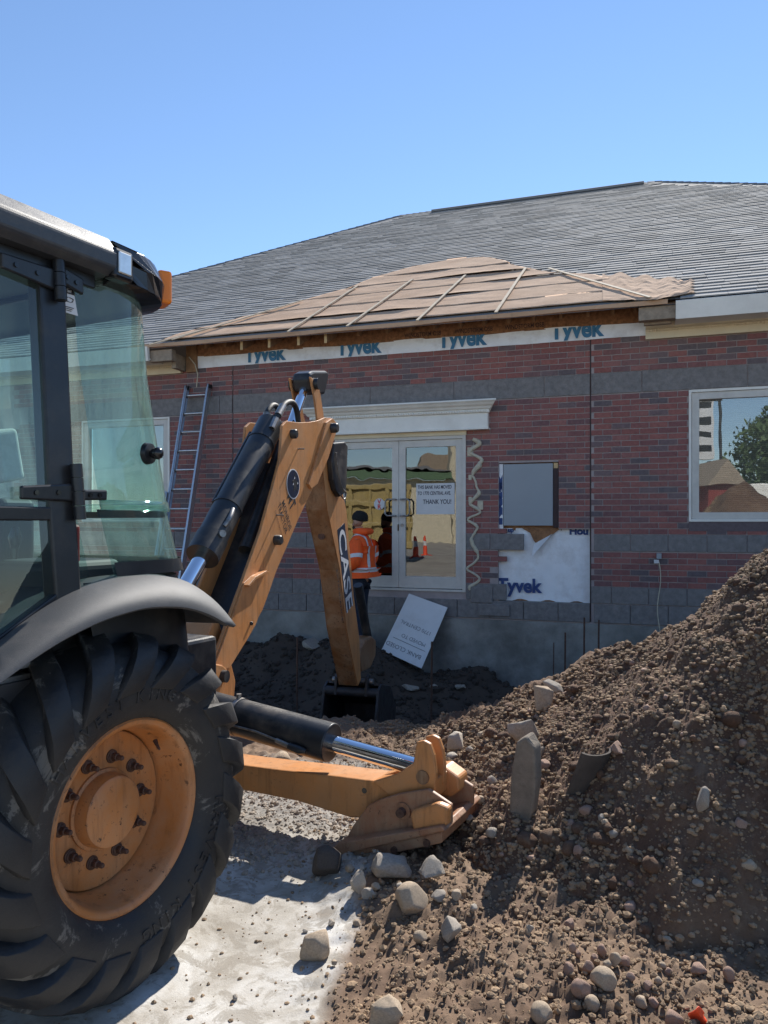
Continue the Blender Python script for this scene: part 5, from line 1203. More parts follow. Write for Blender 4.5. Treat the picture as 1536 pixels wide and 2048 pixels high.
# boom cylinder between the plates, rod to the tower
NC = -BWd / 2 - .0
p0, p1, p2 = Bp(408, 1107, NC), Bp(541, 848, NC), Bp(365, 1182, NC)
A, B_, C_ = bw(p0[0], NC, p0[1]), bw(p1[0], NC, p1[1]), bw(p2[0], NC, p2[1])
mb = MB(); mb.tube([A, B_], .094, 36); bc = put('boom_cylinder', mb, M['blacksteel'], trc, bevel=.006)
for f0, f1, r_c in ((-.02, .10, .101), (.30, .315, .099), (.82, .835, .099)): mb = MB(); mb.tube([A.lerp(B_, f0), A.lerp(B_, f1)], r_c, 32); put('cylinder_band', mb, M['blacksteel'], bc)
mb = MB(); mb.tube([C_, A], .046, 24); put('boom_cylinder_rod', mb, M['chrome'], trc)
sd = Vector((Bd[1] * .55, -Bd[0] - .5, 0)).normalized(); e0 = A.lerp(B_, .12)
mb = MB(); mb.tube([A.lerp(B_, .30) + sd * .10, A.lerp(B_, .26) + sd * .118, A.lerp(B_, .21) + sd * .118 + Up * .0, A.lerp(B_, .185) + sd * .10], .016, 10); put('pipe_elbow', mb, M['steel'], bc)
mb = MB(); mb.tube([A.lerp(B_, .13) + sd * .09, A.lerp(B_, .135) + sd * .135], .022, 12); put('port', mb, M['steel'], bc)
up2 = Vector((-.75, -.35, .25)).normalized(); mb = MB(); mb.tube([A.lerp(B_, .32) + up2 * .10, A.lerp(B_, .88) + up2 * .10], .010, 8); put('oil_line', mb, M['blacksteel'], bc)
# hoses at the boom head
def hosepath(pp, n): return [bw(*(lambda q: (q[0], n, q[1]))(Bp(x, y, n))) for x, y in pp]
def spl(P, k=6):
    out = []; Q = [P[0]] + P + [P[-1]]
    for i in range(1, len(Q) - 2):
        a, b, c_, d_ = Q[i - 1], Q[i], Q[i + 1], Q[i + 2]
        for j in range(k):
            t_ = j / k; out.append(.5 * ((2 * b) + (c_ - a) * t_ + (2 * a - 5 * b + 4 * c_ - d_) * t_ ** 2 + (3 * b - a - 3 * c_ + d_) * t_ ** 3))
    return out + [P[-1]]
for n_, pp in ((-.20, ((528, 862), (531, 846), (534, 826), (543, 812), (552, 812), (556, 822), (552, 846))), (-.08, ((543, 858), (553, 836), (566, 812), (578, 804), (588, 808), (594, 824), (597, 848)))):
    mb = MB(); mb.tube(spl(hosepath(pp, n_)), .021, 12); hz_ = put('hydraulic_hose', mb, M['hose'], trc)
    q = hosepath(pp[:3], n_); mb = MB(); mb.tube([q[0], q[0].lerp(q[1], .9)], .026, 8); mb.tube([q[1].lerp(q[2], .2), q[2]], .028, 12); put('hose_fitting', mb, M['steel'], hz_)
# dipper rod and hidden barrel
ND = -.14
p0, p1 = Bp(608, 778, ND), Bp(578, 862, ND); A, B_ = bw(p0[0], ND, p0[1]), bw(p1[0], ND, p1[1]); mb = MB(); mb.tube([A, A + (B_ - A) * 1.3], .036, 24); put('dipper_rod', mb, M['chrome'], trc)
mb = MB(); mb.tube([A + (B_ - A) * 1.3, A + (B_ - A) * 3.4], .055, 24); put('dipper_cylinder', mb, M['blacksteel'], trc)
# ---- dipper: box section tapering down, fork head on top
DN1, DN0 = -.05, -.24
def col_(px, py, n): s, z = Bp(px, py, n); return s, z
front = [(621, 753), (630, 800), (640, 880), (655, 1020), (680, 1140), (693, 1256), (716, 1372)]
back = [(638, 767), (648, 832), (668, 900), (693, 1020), (708, 1192), (719, 1278), (722, 1360)]
F_ = [col_(x, y, DN1) for x, y in front]; K_ = [col_(x, y, DN1) for x, y in back]
dip = None
poly = F_ + K_[::-1]
for n0, n1 in ((DN1 - .016, DN1), (DN0, DN0 + .016)):
    mb = MB(); mb.prism([bw(s, n0, z) for s, z in poly], [bw(s, n1, z) for s, z in poly]); o = put('dipper_plate', mb, M['orange'], trc, bevel=.005); dip = dip or o
mb = MB(); ff = [F_[k] for k in range(2, 7)]
A = [bw(s, DN0 + .002, z) for s, z in ff]; B_ = [bw(s, DN1 - .002, z) for s, z in ff]; A2 = [bw(s + .018, DN0 + .002, z) for s, z in ff]; B2 = [bw(s + .018, DN1 - .002, z) for s, z in ff]
mb.grid([A, B_], False); mb.grid([B2, A2], False); put('dipper_front_plate', mb, M['orange_worn'], trc)
s, z = Bp(630, 768, DN1); mb = MB(); mb.tube([bw(s, DN0 - .02, z), bw(s, DN1 + .035, z)], .045, 20); put('dipper_top_pin', mb, M['blacksteel'], trc)
q = [Bp(x, y, -.19) for x, y in ((590, 760), (592, 747), (600, 743), (628, 743), (632, 752), (624, 790), (606, 790), (594, 783))]; mb = MB(); mb.prism([bw(s, DN0 + .02, z) for s, z in q], [bw(s, DN1 - .02, z) for s, z in q]); put('dipper_head', mb, M['blacksteel'], trc, bevel=.02)
s, z = Bp(646, 1072, DN1); mb = MB(); s_, z_ = Bp(646, 1072, -.15); fx = Vector((-Bd[0], -Bd[1], 0)); mb.tube([bw(s_ - .01, -.15, z_), bw(s_ - .04, -.15, z_)], .03, 14); put('dipper_plug', mb, M['rustbolt'], trc)
q = [Bp(x, y, DN1 + .03) for x, y in ((660, 925), (664, 886), (686, 884), (692, 892), (690, 950), (688, 985), (676, 994), (668, 980), (663, 960))]; mb = MB(); mb.prism([bw(s, DN1 - .0, z) for s, z in q], [bw(s, DN1 + .05, z) for s, z in q]); put('hose_guard', mb, M['blacksteel'], trc, bevel=.012)
mb = MB(); mb.tube(spl(hosepath(((672, 905), (676, 940), (684, 975), (692, 985), (688, 998), (678, 985)), DN1 + .06)), .006, 6); put('loose_cable', mb, M['steel'], trc)
# CASE lettering down the dipper side
def dpt(px, py, n=DN1): q_ = Bp(px, py, n); return bw(q_[0], n, q_[1])
d0, d1 = dpt(676, 1063), dpt(693, 1222); dal = (d1 - d0).normalized(); Ld = (d1 - d0).length
ri = Bnv.cross(dal); ri = ri if ri.dot(bdv) > 0 else -ri
capH = (dpt(691, 1063) - d0).dot(ri) * .92; fs = capH / .70
def fit_text(body, size, o_, L_, bold, mat, nm, lift):
    m0 = text_mesh(body, size, Vector((0, 0, 0)), (1, 0, 0), (0, 1, 0), 0.); wid = max(v.x for v in m0.v) - min(v.x for v in m0.v)
    put(nm, text_mesh(body, size, o_ + Bnv * lift, dal, ri, bold, sx=L_ / wid), M[mat], dip)
A = [d0 - dal * .02 - ri * .014, d0 - dal * .02 + ri * (capH + .014), d1 + dal * .012 + ri * (capH + .014), d1 + dal * .012 - ri * .014]
mb = MB(); mb.prism([p + Bnv * .0005 for p in A], [p + Bnv * .0015 for p in A]); put('brand_panel', mb, M['navy'], dip)
fit_text('CASE', fs, d0, Ld, .004, 'whitevinyl', 'brand_lettering', .003)
e0 = dpt(677, 1134) - ri * .02; fit_text('EXTENDAHOE', .05, e0 - ri * .045, (dpt(691, 1222) - dpt(677, 1134)).length * 1.1, .0005, 'ink', 'small_lettering', .002)
# linkage and bucket
q = [Bp(x, y, -.06) for x, y in ((718, 1318), (722, 1296), (732, 1278), (744, 1272), (753, 1280), (752, 1312), (742, 1336), (724, 1345))]
mb = MB(); mb.prism([bw(s, -.23, z) for s, z in q], [bw(s, -.06, z) for s, z in q]); put('bucket_link', mb, M['orange_worn'], trc, bevel=.02)
p = [bw(*(lambda q: (q[0], -.145, q[1]))(Bp(x, y, -.145))) for x, y in ((716, 1170), (738, 1290))]; mb = MB(); mb.tube(p, .045, 18); put('bucket_cylinder', mb, M['blacksteel'], trc)
s0, z0 = Bp(706, 1378, -.145); BWK = .265
sidep = [(s0 - .06, z0 + .02), (s0 + .02, z0 + .06), (s0 + .32, z0 - .02), (s0 + .52, z0 - .25), (s0 + .48, z0 - .48), (s0 + .22, z0 - .60), (s0 - .22, z0 - .52), (s0 - .20, z0 - .40)]
bk = None
for n_ in (-.145 - BWK, -.145 + BWK):
    mb = MB(); mb.prism([bw(s, n_ - .012, z) for s, z in sidep], [bw(s, n_ + .012, z) for s, z in sidep]); o = put('bucket_side', mb, M['bucket'], trc, bevel=.005); bk = bk or o
mb = MB(); bp_ = sidep[1:7]; P_ = [[bw(s, -.145 - BWK + .01, z) for s, z in bp_], [bw(s, -.145 + BWK - .01, z) for s, z in bp_]]; mb.grid(P_, False); o = put('bucket_shell', mb, M['bucket'], trc); m = o.modifiers.new('t', 'SOLIDIFY'); m.thickness = .02
mb = MB(); mb.tube([bw(s0 - .03, -.145 - BWK, z0 - .02), bw(s0 - .03, -.145 + BWK, z0 - .02)], .045, 16); put('bucket_crossbar', mb, M['bucket'], trc)
for n_ in (-.145 - .15, -.145 + .15):
    q = [(s0 - .08, z0 - .05), (s0 - .06, z0 + .12), (s0 - .01, z0 + .15), (s0 + .06, z0 + .12), (s0 + .10, z0 - .02)]; mb = MB(); mb.prism([bw(s, n_ - .014, z) for s, z in q], [bw(s, n_ + .014, z) for s, z in q]); put('bucket_ear', mb, M['bucket'], trc, bevel=.006)
mb = MB(); mb.tube([bw(s0, -.145 - .2, z0 + .08), bw(s0, -.145 + .2, z0 + .08)], .028, 14); put('bucket_pin', mb, M['steel'], trc)
for k in range(5):
    n_ = -.145 - BWK + .07 + k * (2 * BWK - .14) / 4; mb = MB(); mb.prism([bw(s0 - .20, n_ - .03, z0 - .50), bw(s0 - .20, n_ + .03, z0 - .50), bw(s0 - .20, n_ + .03, z0 - .54), bw(s0 - .20, n_ - .03, z0 - .54)], [bw(s0 - .36, n_ - .012, z0 - .49), bw(s0 - .36, n_ + .012, z0 - .49), bw(s0 - .36, n_ + .012, z0 - .50), bw(s0 - .36, n_ - .012, z0 - .50)]); put('bucket_tooth', mb, M['bucket'], trc)
# far stabilizer (hidden side) and hood towards the front
mb = MB(); mb.fbox(tw, 1.32, 1.5, -2.35, -1.3, .25, .45); put('far_stabilizer', mb, M['orange'], trc, bevel=.01)
mb = MB(); mb.fbox(tw, -3.0, -1.35, -1.4, -.6, .75, 1.5); put('engine_hood', mb, M['orange'], trc, bevel=.06)

# ================================================================== WORKER
def skin_mesh(name, V, Ed, sub=2, smooth=True, root_i=0):
    me = bpy.data.meshes.new(name); me.from_pydata([tuple(v[0]) for v in V], Ed, []); o = bpy.data.objects.new(name, me); S.collection.objects.link(o)
    m = o.modifiers.new('skin', 'SKIN'); m.use_smooth_shade = True; m.branch_smoothing = .4
    sv = me.skin_vertices[0].data
    for i, v in enumerate(V): sv[i].radius = (v[1], v[2] if len(v) > 2 else v[1]); sv[i].use_root = i == root_i
    m = o.modifiers.new('sub', 'SUBSURF'); m.levels = m.render_levels = sub
    bpy.context.view_layer.update()
    out = bpy.data.meshes.new_from_object(o.evaluated_get(bpy.context.evaluated_depsgraph_get())); bpy.data.objects.remove(o); out.name = name
    out.polygons.foreach_set('use_smooth', np.ones(len(out.polygons), bool)); return out
WK = Vector((-.315, 10.38, 0.)); WK.z = float(ground_h(WK.x, WK.y)) - .005; wf = Vector((-.92, .40, 0)).normalized(); wsd = Vector((wf.y * 1, -wf.x, 0)) ; wsd = Vector((-wf.y, wf.x, 0)) if Vector((-wf.y, wf.x, 0)).y < 0 else Vector((wf.y, -wf.x, 0))
def wp(f_, s_, z_): return wf * f_ + wsd * s_ + Vector((0, 0, z_))
B = []; Ed = []
def chain(prev, items):
    for it in items:
        B.append(it); k = len(B) - 1
        if prev is not None: Ed.append((prev, k))
        prev = k
    return prev
chain(None, [(wp(0, 0, .95), .13, .12)]); c1 = chain(0, [(wp(.01, 0, 1.15), .13, .11), (wp(.0, 0, 1.36), .15, .11), (wp(.01, 0, 1.47), .065), (wp(.03, 0, 1.54), .058)])
h = chain(c1, [(wp(.03, 0, 1.62), .085, .09), (wp(.03, 0, 1.70), .088, .095), (wp(.03, 0, 1.755), .06)])
chain(c1 + 1, [(wp(.09, 0, 1.60), .045, .04), (wp(.128, 0, 1.615), .013)]); chain(c1, [(wp(.085, 0, 1.545), .034)])
chain(c1 + 1, [(wp(.02, .09, 1.63), .014)]); chain(c1 + 1, [(wp(.02, -.09, 1.63), .014)])
hands = []
for sg in (1, -1):
    e = chain(2, [(wp(-.01, sg * .17, 1.39), .065), (wp(-.06, sg * .23, 1.14), .048), (wp(.14, sg * .20, 1.03), .038), (wp(.20, sg * .17, 1.01), .030, .038)])
    for k, (ds, L) in enumerate(((-.027, .062), (-.009, .072), (.009, .068), (.027, .052))): chain(e, [(wp(.235, sg * .16 + ds, 1.0), .010), (wp(.235 + L * .6, sg * .15 + ds, .985), .0095), (wp(.235 + L * .8, sg * .15 + ds, .955), .0085)])
    chain(e, [(wp(.215, sg * .16, 1.04), .012), (wp(.25, sg * .14, 1.045), .010)])
    chain(0, [(wp(0, sg * .095, .86), .085), (wp(.03, sg * .10, .50), .058), (wp(-.02, sg * .105, .10), .042), (wp(.02, sg * .105, .05), .045), (wp(.15, sg * .115, .04), .04)])
bm_ = skin_mesh('person', B, Ed); per = bpy.data.objects.new('person', bm_); S.collection.objects.link(per); per.location = WK; bm_.materials.append(M['skin'])
tag(per, 'worker in orange hooded safety jacket and black beanie standing behind the digger arm', 'person')
def child(name, me, mat):
    o = bpy.data.objects.new(name, me); S.collection.objects.link(o); o.parent = per; me.materials.append(M[mat]); return o
JV = [(wp(0, 0, 1.10), .22, .195), (wp(-.005, 0, 1.02), .225, .20), (wp(.0, 0, .965), .23, .205), (wp(.01, 0, 1.2), .225, .20), (wp(.0, 0, 1.36), .21, .18), (wp(.0, 0, 1.49), .13, .13), (wp(-.01, 0, 1.57), .10, .11)]
JE = [(0, 1), (1, 2), (0, 3), (3, 4), (4, 5), (5, 6)]
for sg in (1, -1):
    k = len(JV); JV += [(wp(-.01, sg * .20, 1.40), .105), (wp(-.05, sg * .255, 1.25), .095), (wp(-.07, sg * .275, 1.13), .09), (wp(.03, sg * .255, 1.05), .08), (wp(.13, sg * .215, 1.03), .066)]; JE += [(4, k), (k, k + 1), (k + 1, k + 2), (k + 2, k + 3), (k + 3, k + 4)]
jm = skin_mesh('jacket', JV, JE)
for v in jm.vertices:
    q = v.co; v.co = q * 1.0 + v.normal * (.010 * float(fbm(q.x * 9 + q.z * 5, q.y * 9 + q.z * 12, 3, 88)))
jk = child('safety_jacket', jm, 'hivis')
hm = skin_mesh('hood', [(wp(-.12, 0, 1.50), .095, .05), (wp(-.08, .09, 1.52), .05), (wp(-.08, -.09, 1.52), .05), (wp(.0, .105, 1.525), .042), (wp(.0, -.105, 1.525), .042), (wp(.07, .07, 1.51), .035), (wp(.07, -.07, 1.51), .035)], [(0, 1), (0, 2), (1, 3), (2, 4), (3, 5), (4, 6)]); child('hood', hm, 'hivis')
def tape(planes, off=.004, filt=None):
    bm = bmesh.new(); bm.from_mesh(jm)
    for co, no in planes: bmesh.ops.bisect_plane(bm, geom=bm.verts[:] + bm.edges[:] + bm.faces[:], plane_co=co, plane_no=no, clear_outer=True)
    if filt: bmesh.ops.delete(bm, geom=[f for f in bm.faces if not filt(f.calc_center_median())], context='FACES')
    bm.normal_update()
    for v in bm.verts: v.co += v.normal * off
    me = bpy.data.meshes.new('reflective_tape'); bm.to_mesh(me); bm.free(); child('reflective_tape', me, 'reflect')
    me.polygons.foreach_set('use_smooth', np.ones(len(me.polygons), bool))
sl_ = lambda p: p.dot(wsd); fl_ = lambda p: p.dot(wf)
tape([(wp(0, 0, 1.035), (0, 0, 1)), (wp(0, 0, .975), (0, 0, -1))], filt=lambda p: abs(sl_(p)) < .24 and abs(fl_(p)) < .24)
for sg in (1, -1):
    tape([(wp(0, .125, 0), wsd), (wp(0, .085, 0), -wsd), (wp(0, 0, 1.04), (0, 0, -1))] if sg > 0 else [(wp(0, -.085, 0), wsd), (wp(0, -.125, 0), -wsd), (wp(0, 0, 1.04), (0, 0, -1))], .005, filt=lambda p: abs(sl_(p)) < .16)
    ad_ = (wp(-.06, sg * .24, 1.13) - wp(-.01, sg * .18, 1.385)).normalized(); cc = wp(-.055, sg * .262, 1.19)
    tape([(cc + ad_ * .025, ad_), (cc - ad_ * .025, -ad_)], .004, filt=lambda p: sl_(p) * sg > .19)
tm = skin_mesh('trousers', [(wp(0, 0, .93), .15, .13), (wp(.0, .095, .82), .10), (wp(.03, .10, .52), .078), (wp(-.02, .105, .14), .07), (wp(-.02, .105, .06), .072), (wp(.0, -.095, .82), .10), (wp(.03, -.10, .52), .078), (wp(-.02, -.105, .14), .07), (wp(-.02, -.105, .06), .072)], [(0, 1), (1, 2), (2, 3), (3, 4), (0, 5), (5, 6), (6, 7), (7, 8)]); child('trousers', tm, 'darkcloth')
for sg in (1, -1):
    child('boot', skin_mesh('boot', [(wp(-.03, sg * .105, .14), .055), (wp(-.03, sg * .105, .055), .055), (wp(.06, sg * .11, .045), .05), (wp(.16, sg * .115, .04), .045, .038)], [(0, 1), (1, 2), (2, 3)]), 'bootm')
bn = skin_mesh('beanie', [(wp(.015, 0, 1.645), .112, .118), (wp(.010, 0, 1.69), .118, .124), (wp(.0, 0, 1.745), .106, .115), (wp(-.01, 0, 1.80), .06)], [(0, 1), (1, 2), (2, 3)]); child('beanie', bn, 'beanie')
child('beard', skin_mesh('beard', [(wp(.095, 0, 1.56), .036, .034), (wp(.06, .062, 1.575), .028), (wp(.06, -.062, 1.575), .028)], [(0, 1), (0, 2)]), 'beard')

# ================================================================== LADDER
tR = Wp(419, 770, .05); uR, zR = tR; mR = Wp(369, 1112, .86)
dirv = ww(mR[0], .86, mR[1]) - ww(uR, .05, zR); kk = (zR + .25) / (zR - mR[1]); uL = Wp(374, 774, .05)[0]
def lpnt(side, t_, out=0.): 
    p = ww(uR, .05, zR) if side else ww(uL, .05, zR); return p + dirv * kk * t_ + Wnv * out
ld = root('extension_ladder', lpnt(.5, 1), 'aluminium extension ladder leaning against the brick wall behind the cab', 'ladder')
for sd_ in (0, 1):
    for fly, t0, t1, ou in ((0, 0, .75, .0), (1, .42, 1.0, .045)):
        if fly and not sd_: t0 = .42
        a, b = lpnt(sd_, t0, ou), lpnt(sd_, t1, ou); d_ = (b - a); nn = d_.cross(Wr).normalized(); mb = MB(); wd2 = .013
        off = Wr * (.03 if sd_ else -.03) * fly
        c_ = (a + b) / 2 + off; mb.frame_box(c_, d_ / 2, Wr * .011, nn * .05); mb.frame_box(c_ + nn * .034 + Wr * (.012 if not sd_ else -.012), d_ / 2, Wr * .016, nn * .003); mb.frame_box(c_ - nn * .034 + Wr * (.012 if not sd_ else -.012), d_ / 2, Wr * .016, nn * .003); put('rail', mb, M['alu'], ld)
    mb = MB(); mb.frame_box(lpnt(sd_, .006, 0), Wr * .022, Wnv * .045, Up * .03); put('rail_cap', mb, M['hose'], ld)
L_ = (dirv * kk).length; k = 0
while .07 + k * .305 < L_ - .1:
    t_ = (.16 + k * .305) / L_
    if t_ < 1: mb = MB(); ou = .0 if t_ < .7 else .045; mb.tube([lpnt(0, t_, ou), lpnt(1, t_, ou)], .017, 10); put('rung', mb, M['alu'], ld)
    k += 1

# ================================================================== SITE THINGS NEAR THE WALL
cor4 = [((818, 1187), .06), ((895, 1215), .10), ((843, 1337), .52), ((763, 1300), .46)]
Q = [ww(*(lambda q: (q[0], w_, q[1]))(Wp(p[0], p[1], w_))) for p, w_ in cor4]
nb = (Q[1] - Q[0]).cross(Q[3] - Q[0]).normalized(); nb = nb if nb.y < 0 else -nb
bs = root('sign_board', (Q[2] + Q[3]) / 2, 'pale grey board with upside-down handwriting leaning on the foundation', 'sign board')
mb = MB(); mb.prism(Q, [p - nb * .012 for p in Q]); put('board', mb, M['board'], bs)
rt = (Q[3] - Q[2]).normalized(); upv = ((Q[3] - Q[0]).normalized() * .5 + (Q[2] - Q[1]).normalized() * .5).normalized()
Lb, Hb = (Q[3] - Q[2]).length, (Q[3] - Q[0]).length
for tx, f_, sz, st_ in (('BANK CLOSED', .17, .085, .10), ('MOVED TO', .36, .075, .12), ('1770 CENTRAL', .55, .075, .10)):
    o0 = Q[2] + (Q[1] - Q[2]) * f_ + rt * Lb * st_ + nb * .003
    put('handwriting', text_mesh(tx, sz, o0, rt, upv, -.001, sx=.95), M['marker'], bs)
o0 = Q[2] + (Q[1] - Q[2]) * .25 + rt * Lb * .08 + nb * .003; mb = MB(); mb.tube([o0, o0 + rt * Lb * .8], .003, 4); put('underline', mb, M['marker'], bs)
for k, (px_, y0, w_, lab) in enumerate(((593, 1275, 2.6, 'thin steel rebar stake in the trench beside the boom'), (862, 1283, 2.3, 'thin steel rebar stake in the trench in front of the leaning board'), (1167, 1235, .8, 'tall thin rebar stake against the foundation below the wrap patch'), (1129, 1265, .9, 'shorter rebar stake beside the tall one at the foundation'), (1196, 1240, .5, 'thin rebar stake at the foundation right of the wrap patch'), (1106, 1285, .55, 'shortest rebar stake close against the foundation'))):
    u, z = Wp(px_, y0, w_); mb = MB(); mb.tube([ww(u, w_, -1.0), ww(u + .01, w_, z)], .011 if k != 5 else .007, 8); o = put('rebar_stake', mb, M['rustbolt']); tag(o, lab, 'rebar', 'rebar stakes in the trench'); rebase(o)
for k, (px_, py_, w_, sz, lab) in enumerate(((822, 1348, .9, .13, 'flat broken stone in the trench below the leaning board'), (870, 1340, .8, .10, 'pale stone chip in the trench right of the leaning board'), (920, 1342, .7, .12, 'dark flat chunk on the heap against the foundation'), (830, 1405, 2.4, .11, 'grey stone on the trench floor beside the bucket'), (858, 1402, 2.4, .07, 'small grey stone on the trench floor by the rebar'), (625, 1296, .5, .22, 'long pale stone on the dark heap left of the digger arm'))):
    u, z = Wp(px_, py_, w_); p = ww(u, w_, 0); zz = float(ground_h(p.x, p.y)); o = bpy.data.objects.new('rock', stone_mesh('stone', 300 + k, True)); S.collection.objects.link(o); o.location = (p.x, p.y, zz + sz * .2); o.scale = (sz, sz * .7, sz * .4); o.rotation_euler = (0, .2, k); o.data.materials.append(M['st_grey']); tag(o, lab, 'rock')
u, z = Wp(1000, 1390, 1.8); a, b = ww(u, 1.8, -.62), ww(u + .35, 2.4, -.68); mb = MB(); mb.tube([a, b], .018, 6); o = put('wooden_stick', mb, M['wood']); tag(o, 'pale wooden stick lying on the dark trench floor', 'stick'); rebase(o)

# ================================================================== WHAT THE GLASS REFLECTS (the street side behind the photographer)
def facing_frame(px0, px1, dep):
    a, b = mirror_pt(px0, CY, dep), mirror_pt(px1, CY, dep); r_ = (a - b); r_.z = 0; L = r_.length; r_.normalize(); return (a + b) / 2, r_, Vector((-r_.y, r_.x, 0)), L
c_, r_, n_, L = facing_frame(655, 822, 30); c_.z = 0
n_ = n_ if n_.dot(ww(0, 0, 0) - c_) > 0 else -n_
dk = root('dumpster', c_, 'long yellow steel dumpster with ribbed side, mirrored in the door glass', 'dumpster')
mb = MB(); mb.frame_box(c_ - n_ * 1.1 + Up * 1.75, r_ * L / 2, n_ * 1.1, Up * 1.25); put('container_body', mb, M['yellow'], dk, bevel=.03)
for z_ in (.62, 1.45, 2.3, 2.95): mb = MB(); mb.frame_box(c_ + n_ * .05 + Up * z_, r_ * L / 2, n_ * .06, Up * .09); put('side_rail', mb, M['yellow'], dk, bevel=.02)
for k in range(5): mb = MB(); mb.frame_box(c_ + n_ * .05 + r_ * (k / 4 - .5) * (L - .3) + Up * 1.75, r_ * .06, n_ * .055, Up * 1.2); put('side_rib', mb, M['yellow'], dk, bevel=.015)
for k in (-1, 1):
    mb = MB(); mb.tube([c_ + r_ * k * L * .35 - n_ * .1 + Up * .28, c_ + r_ * k * L * .35 - n_ * .35 + Up * .28], .28, 20); put('wheel', mb, M['rubber'], dk)
c_, r_, n_, L = facing_frame(655, 905, 58); c_.z = 0; n_ = n_ if n_.dot(ww(0, 0, 0) - c_) > 0 else -n_
stq_ = root('roadside_store', c_, 'low store with green fascia and cream wall, mirrored in the door glass', 'store')
mb = MB(); mb.frame_box(c_ - n_ * 4 + Up * 2.4, r_ * L / 2, n_ * 4, Up * 2.4); put('store_wall', mb, M['store'], stq_)
mb = MB(); mb.frame_box(c_ + n_ * .3 + Up * 5.1, r_ * L / 2, n_ * .35, Up * .27); put('green_fascia', mb, M['green'], stq_)
mb = MB(); mb.prism([c_ - r_ * L / 2 + n_ * .6 + Up * 5.53, c_ + r_ * L / 2 + n_ * .6 + Up * 5.53, c_ + r_ * L / 2 - n_ * 8 + Up * 5.53, c_ - r_ * L / 2 - n_ * 8 + Up * 5.53], [c_ - r_ * L * .4 + n_ * -2 + Up * 5.9, c_ + r_ * L * .4 + n_ * -2 + Up * 5.9, c_ + r_ * L * .4 - n_ * 6 + Up * 5.9, c_ - r_ * L * .4 - n_ * 6 + Up * 5.9]); put('store_roof', mb, M['shing_a'], stq_)
pt_ = mirror_pt(866, CY, 62); pt_.z = 0; mb = MB(); mb.frame_box(pt_ + Up * 6.3, r_ * 1.1, n_ * 1, Up * .55); put('roof_dormer', mb, M['woodgrey'], stq_)
pt_ = mirror_pt(935, CY, 60); pt_.z = 0; mb = MB(); mb.frame_box(pt_ + Up * 4.2, r_ * 1.5, n_ * 1.5, Up * 4.2); put('cream_tower', mb, M['store'], stq_)
for px_, py_, dep, lab in ((829, 1112, 34, 'orange and white traffic cone mirrored left of its twin in the door glass'), (850, 1108, 36, 'orange and white traffic cone mirrored beside its twin in the door glass'), (757, 1160, 20, 'red and white traffic cone mirrored just behind the worker')):
    p = mirror_pt(px_, py_, dep); p.z = float(ground_h(p.x, p.y)); H_ = .95
    cn = root('traffic_cone', p, lab, 'traffic cone', 'traffic cones'); fz = lambda a, y, z, p=p: p + Vector((y, z, a))
    mb = MB(); mb.box(p + Up * .02, .42, .42, .04); put('cone_base', mb, M['conered'], cn, bevel=.02)
    mb = MB(); mb.lathe([(.04, .17), (H_, .035), (H_, .0)], fz, 24); cb = put('cone_body', mb, M['conered'], cn)
    mb = MB(); mb.lathe([(.42, .120), (.70, .079)], fz, 24); put('cone_collar', mb, M['paper'], cn)
c_, r_, n_, L = facing_frame(1418, 1482, 32); c_.z = 0; n_ = n_ if n_.dot(ww(4, 0, 0) - c_) > 0 else -n_
sh = root('red_shed', c_, 'small red gabled shed mirrored in the right window', 'shed')
mb = MB(); mb.frame_box(c_ - n_ * 1.2 + Up * 1.6, r_ * L / 2, n_ * 1.2, Up * 1.6); put('shed_wall', mb, M['shedred'], sh)
mb = MB(); mb.prism([c_ + n_ * .25 - r_ * L * .62 + Up * 3.15, c_ + n_ * .25 + r_ * L * .62 + Up * 3.15, c_ + n_ * .25 + Up * 4.2], [c_ - n_ * 2.6 - r_ * L * .62 + Up * 3.15, c_ - n_ * 2.6 + r_ * L * .62 + Up * 3.15, c_ - n_ * 2.6 + Up * 4.2]); put('shed_roof', mb, M['woodgrey'], sh)
mb = MB(); mb.frame_box(c_ + n_ * .02 - r_ * .2 + Up * 2.2, r_ * .22, n_ * .02, Up * .3); put('notice', mb, M['paper'], sh)
c_, r_, n_, L = facing_frame(1386, 1424, 46); c_.z = 0; n_ = n_ if n_.dot(ww(4, 0, 0) - c_) > 0 else -n_
sg_ = root('pylon_sign', c_, 'tall white pylon sign with dark lettering mirrored in the right window', 'sign')
mb = MB(); mb.frame_box(c_ + Up * 7.2, r_ * L / 2, n_ * .25, Up * 1.9); put('sign_face', mb, M['paper'], sg_)
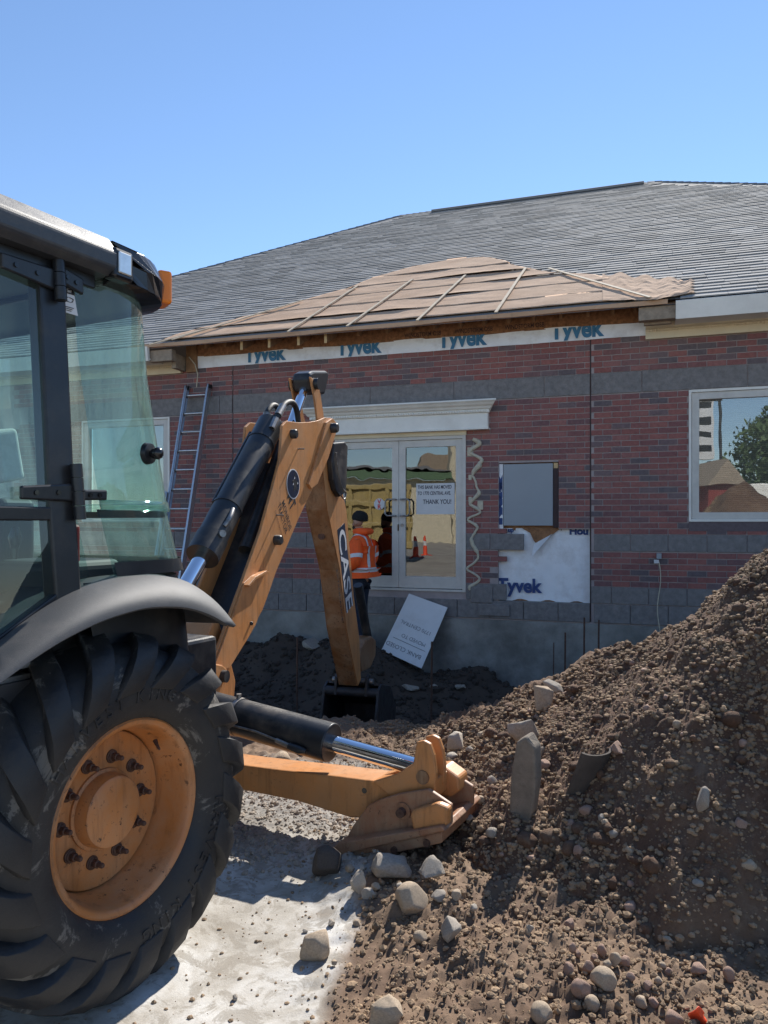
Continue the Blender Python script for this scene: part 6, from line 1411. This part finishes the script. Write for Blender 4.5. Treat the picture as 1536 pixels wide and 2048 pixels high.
for k in (-1, 1): mb = MB(); mb.frame_box(c_ + r_ * k * L * .35 + Up * 2.6, r_ * .1, n_ * .1, Up * 2.6); put('sign_post', mb, M['dark'], sg_)
for k in range(4): mb = MB(); mb.frame_box(c_ + n_ * .26 + Up * (8.5 - k * .85), r_ * L * .36, n_ * .01, Up * .2); put('sign_line', mb, M['ink'], sg_)
p = mirror_pt(1441, 900, 40); p.z = 0; lp_ = root('street_lamp', p, 'dark street lamp post mirrored in the right window', 'street lamp'); mb = MB(); mb.tube([p, p + Up * 8], [.1, .07], 10); put('lamp_post', mb, M['dark'], lp_); mb = MB(); mb.frame_box(p + Up * 7.9 + r_ * .5, r_ * .6, n_ * .12, Up * .06); put('lamp_head', mb, M['dark'], lp_)
p = mirror_pt(1560, 900, 42); p.z = 0; tr_ = root('street_tree', p, 'leafy street tree mirrored at the edge of the right window', 'tree'); mb = MB(); mb.tube([p, p + Up * 2.5, p + Up * 5], [.22, .16, .08], 10); put('trunk', mb, M['bark'], tr_)
rg = np.random.default_rng(6); mb = MB()
for k in range(5000):
    d_ = rg.normal(size=3); d_ /= np.linalg.norm(d_); q = p + Vector((0, 0, 5.2)) + Vector(d_ * np.array([2.6, 2.6, 2.9]) * rg.random() ** .4 * (.75 + .5 * vnoise(d_[0] * 2 + 5, d_[1] * 2 + d_[2] * 2 + 5))); a = Vector(rg.normal(size=3) * .085); b = Vector(rg.normal(size=3) * .085); mb.add([q - a, q + b, q + a, q - b], [(0, 1, 2, 3)])
me = bpy.data.meshes.new('crown'); shv = wloc(tr_); me.from_pydata([tuple(v - shv) for v in mb.v], [], mb.f); me.materials.append(M['leaf']); o = bpy.data.objects.new('crown', me); S.collection.objects.link(o); o.parent = tr_
c_, r_, n_, L = facing_frame(1478, 1600, 36); c_.z = 0; mb = MB(); mb.frame_box(c_ + Up * 1.7, r_ * L / 2, n_ * 1.2, Up * 1.6); o = put('white_trailer', mb, M['trim'], bevel=.05); tag(o, 'plain white box trailer mirrored low in the right window', 'trailer'); rebase(o)
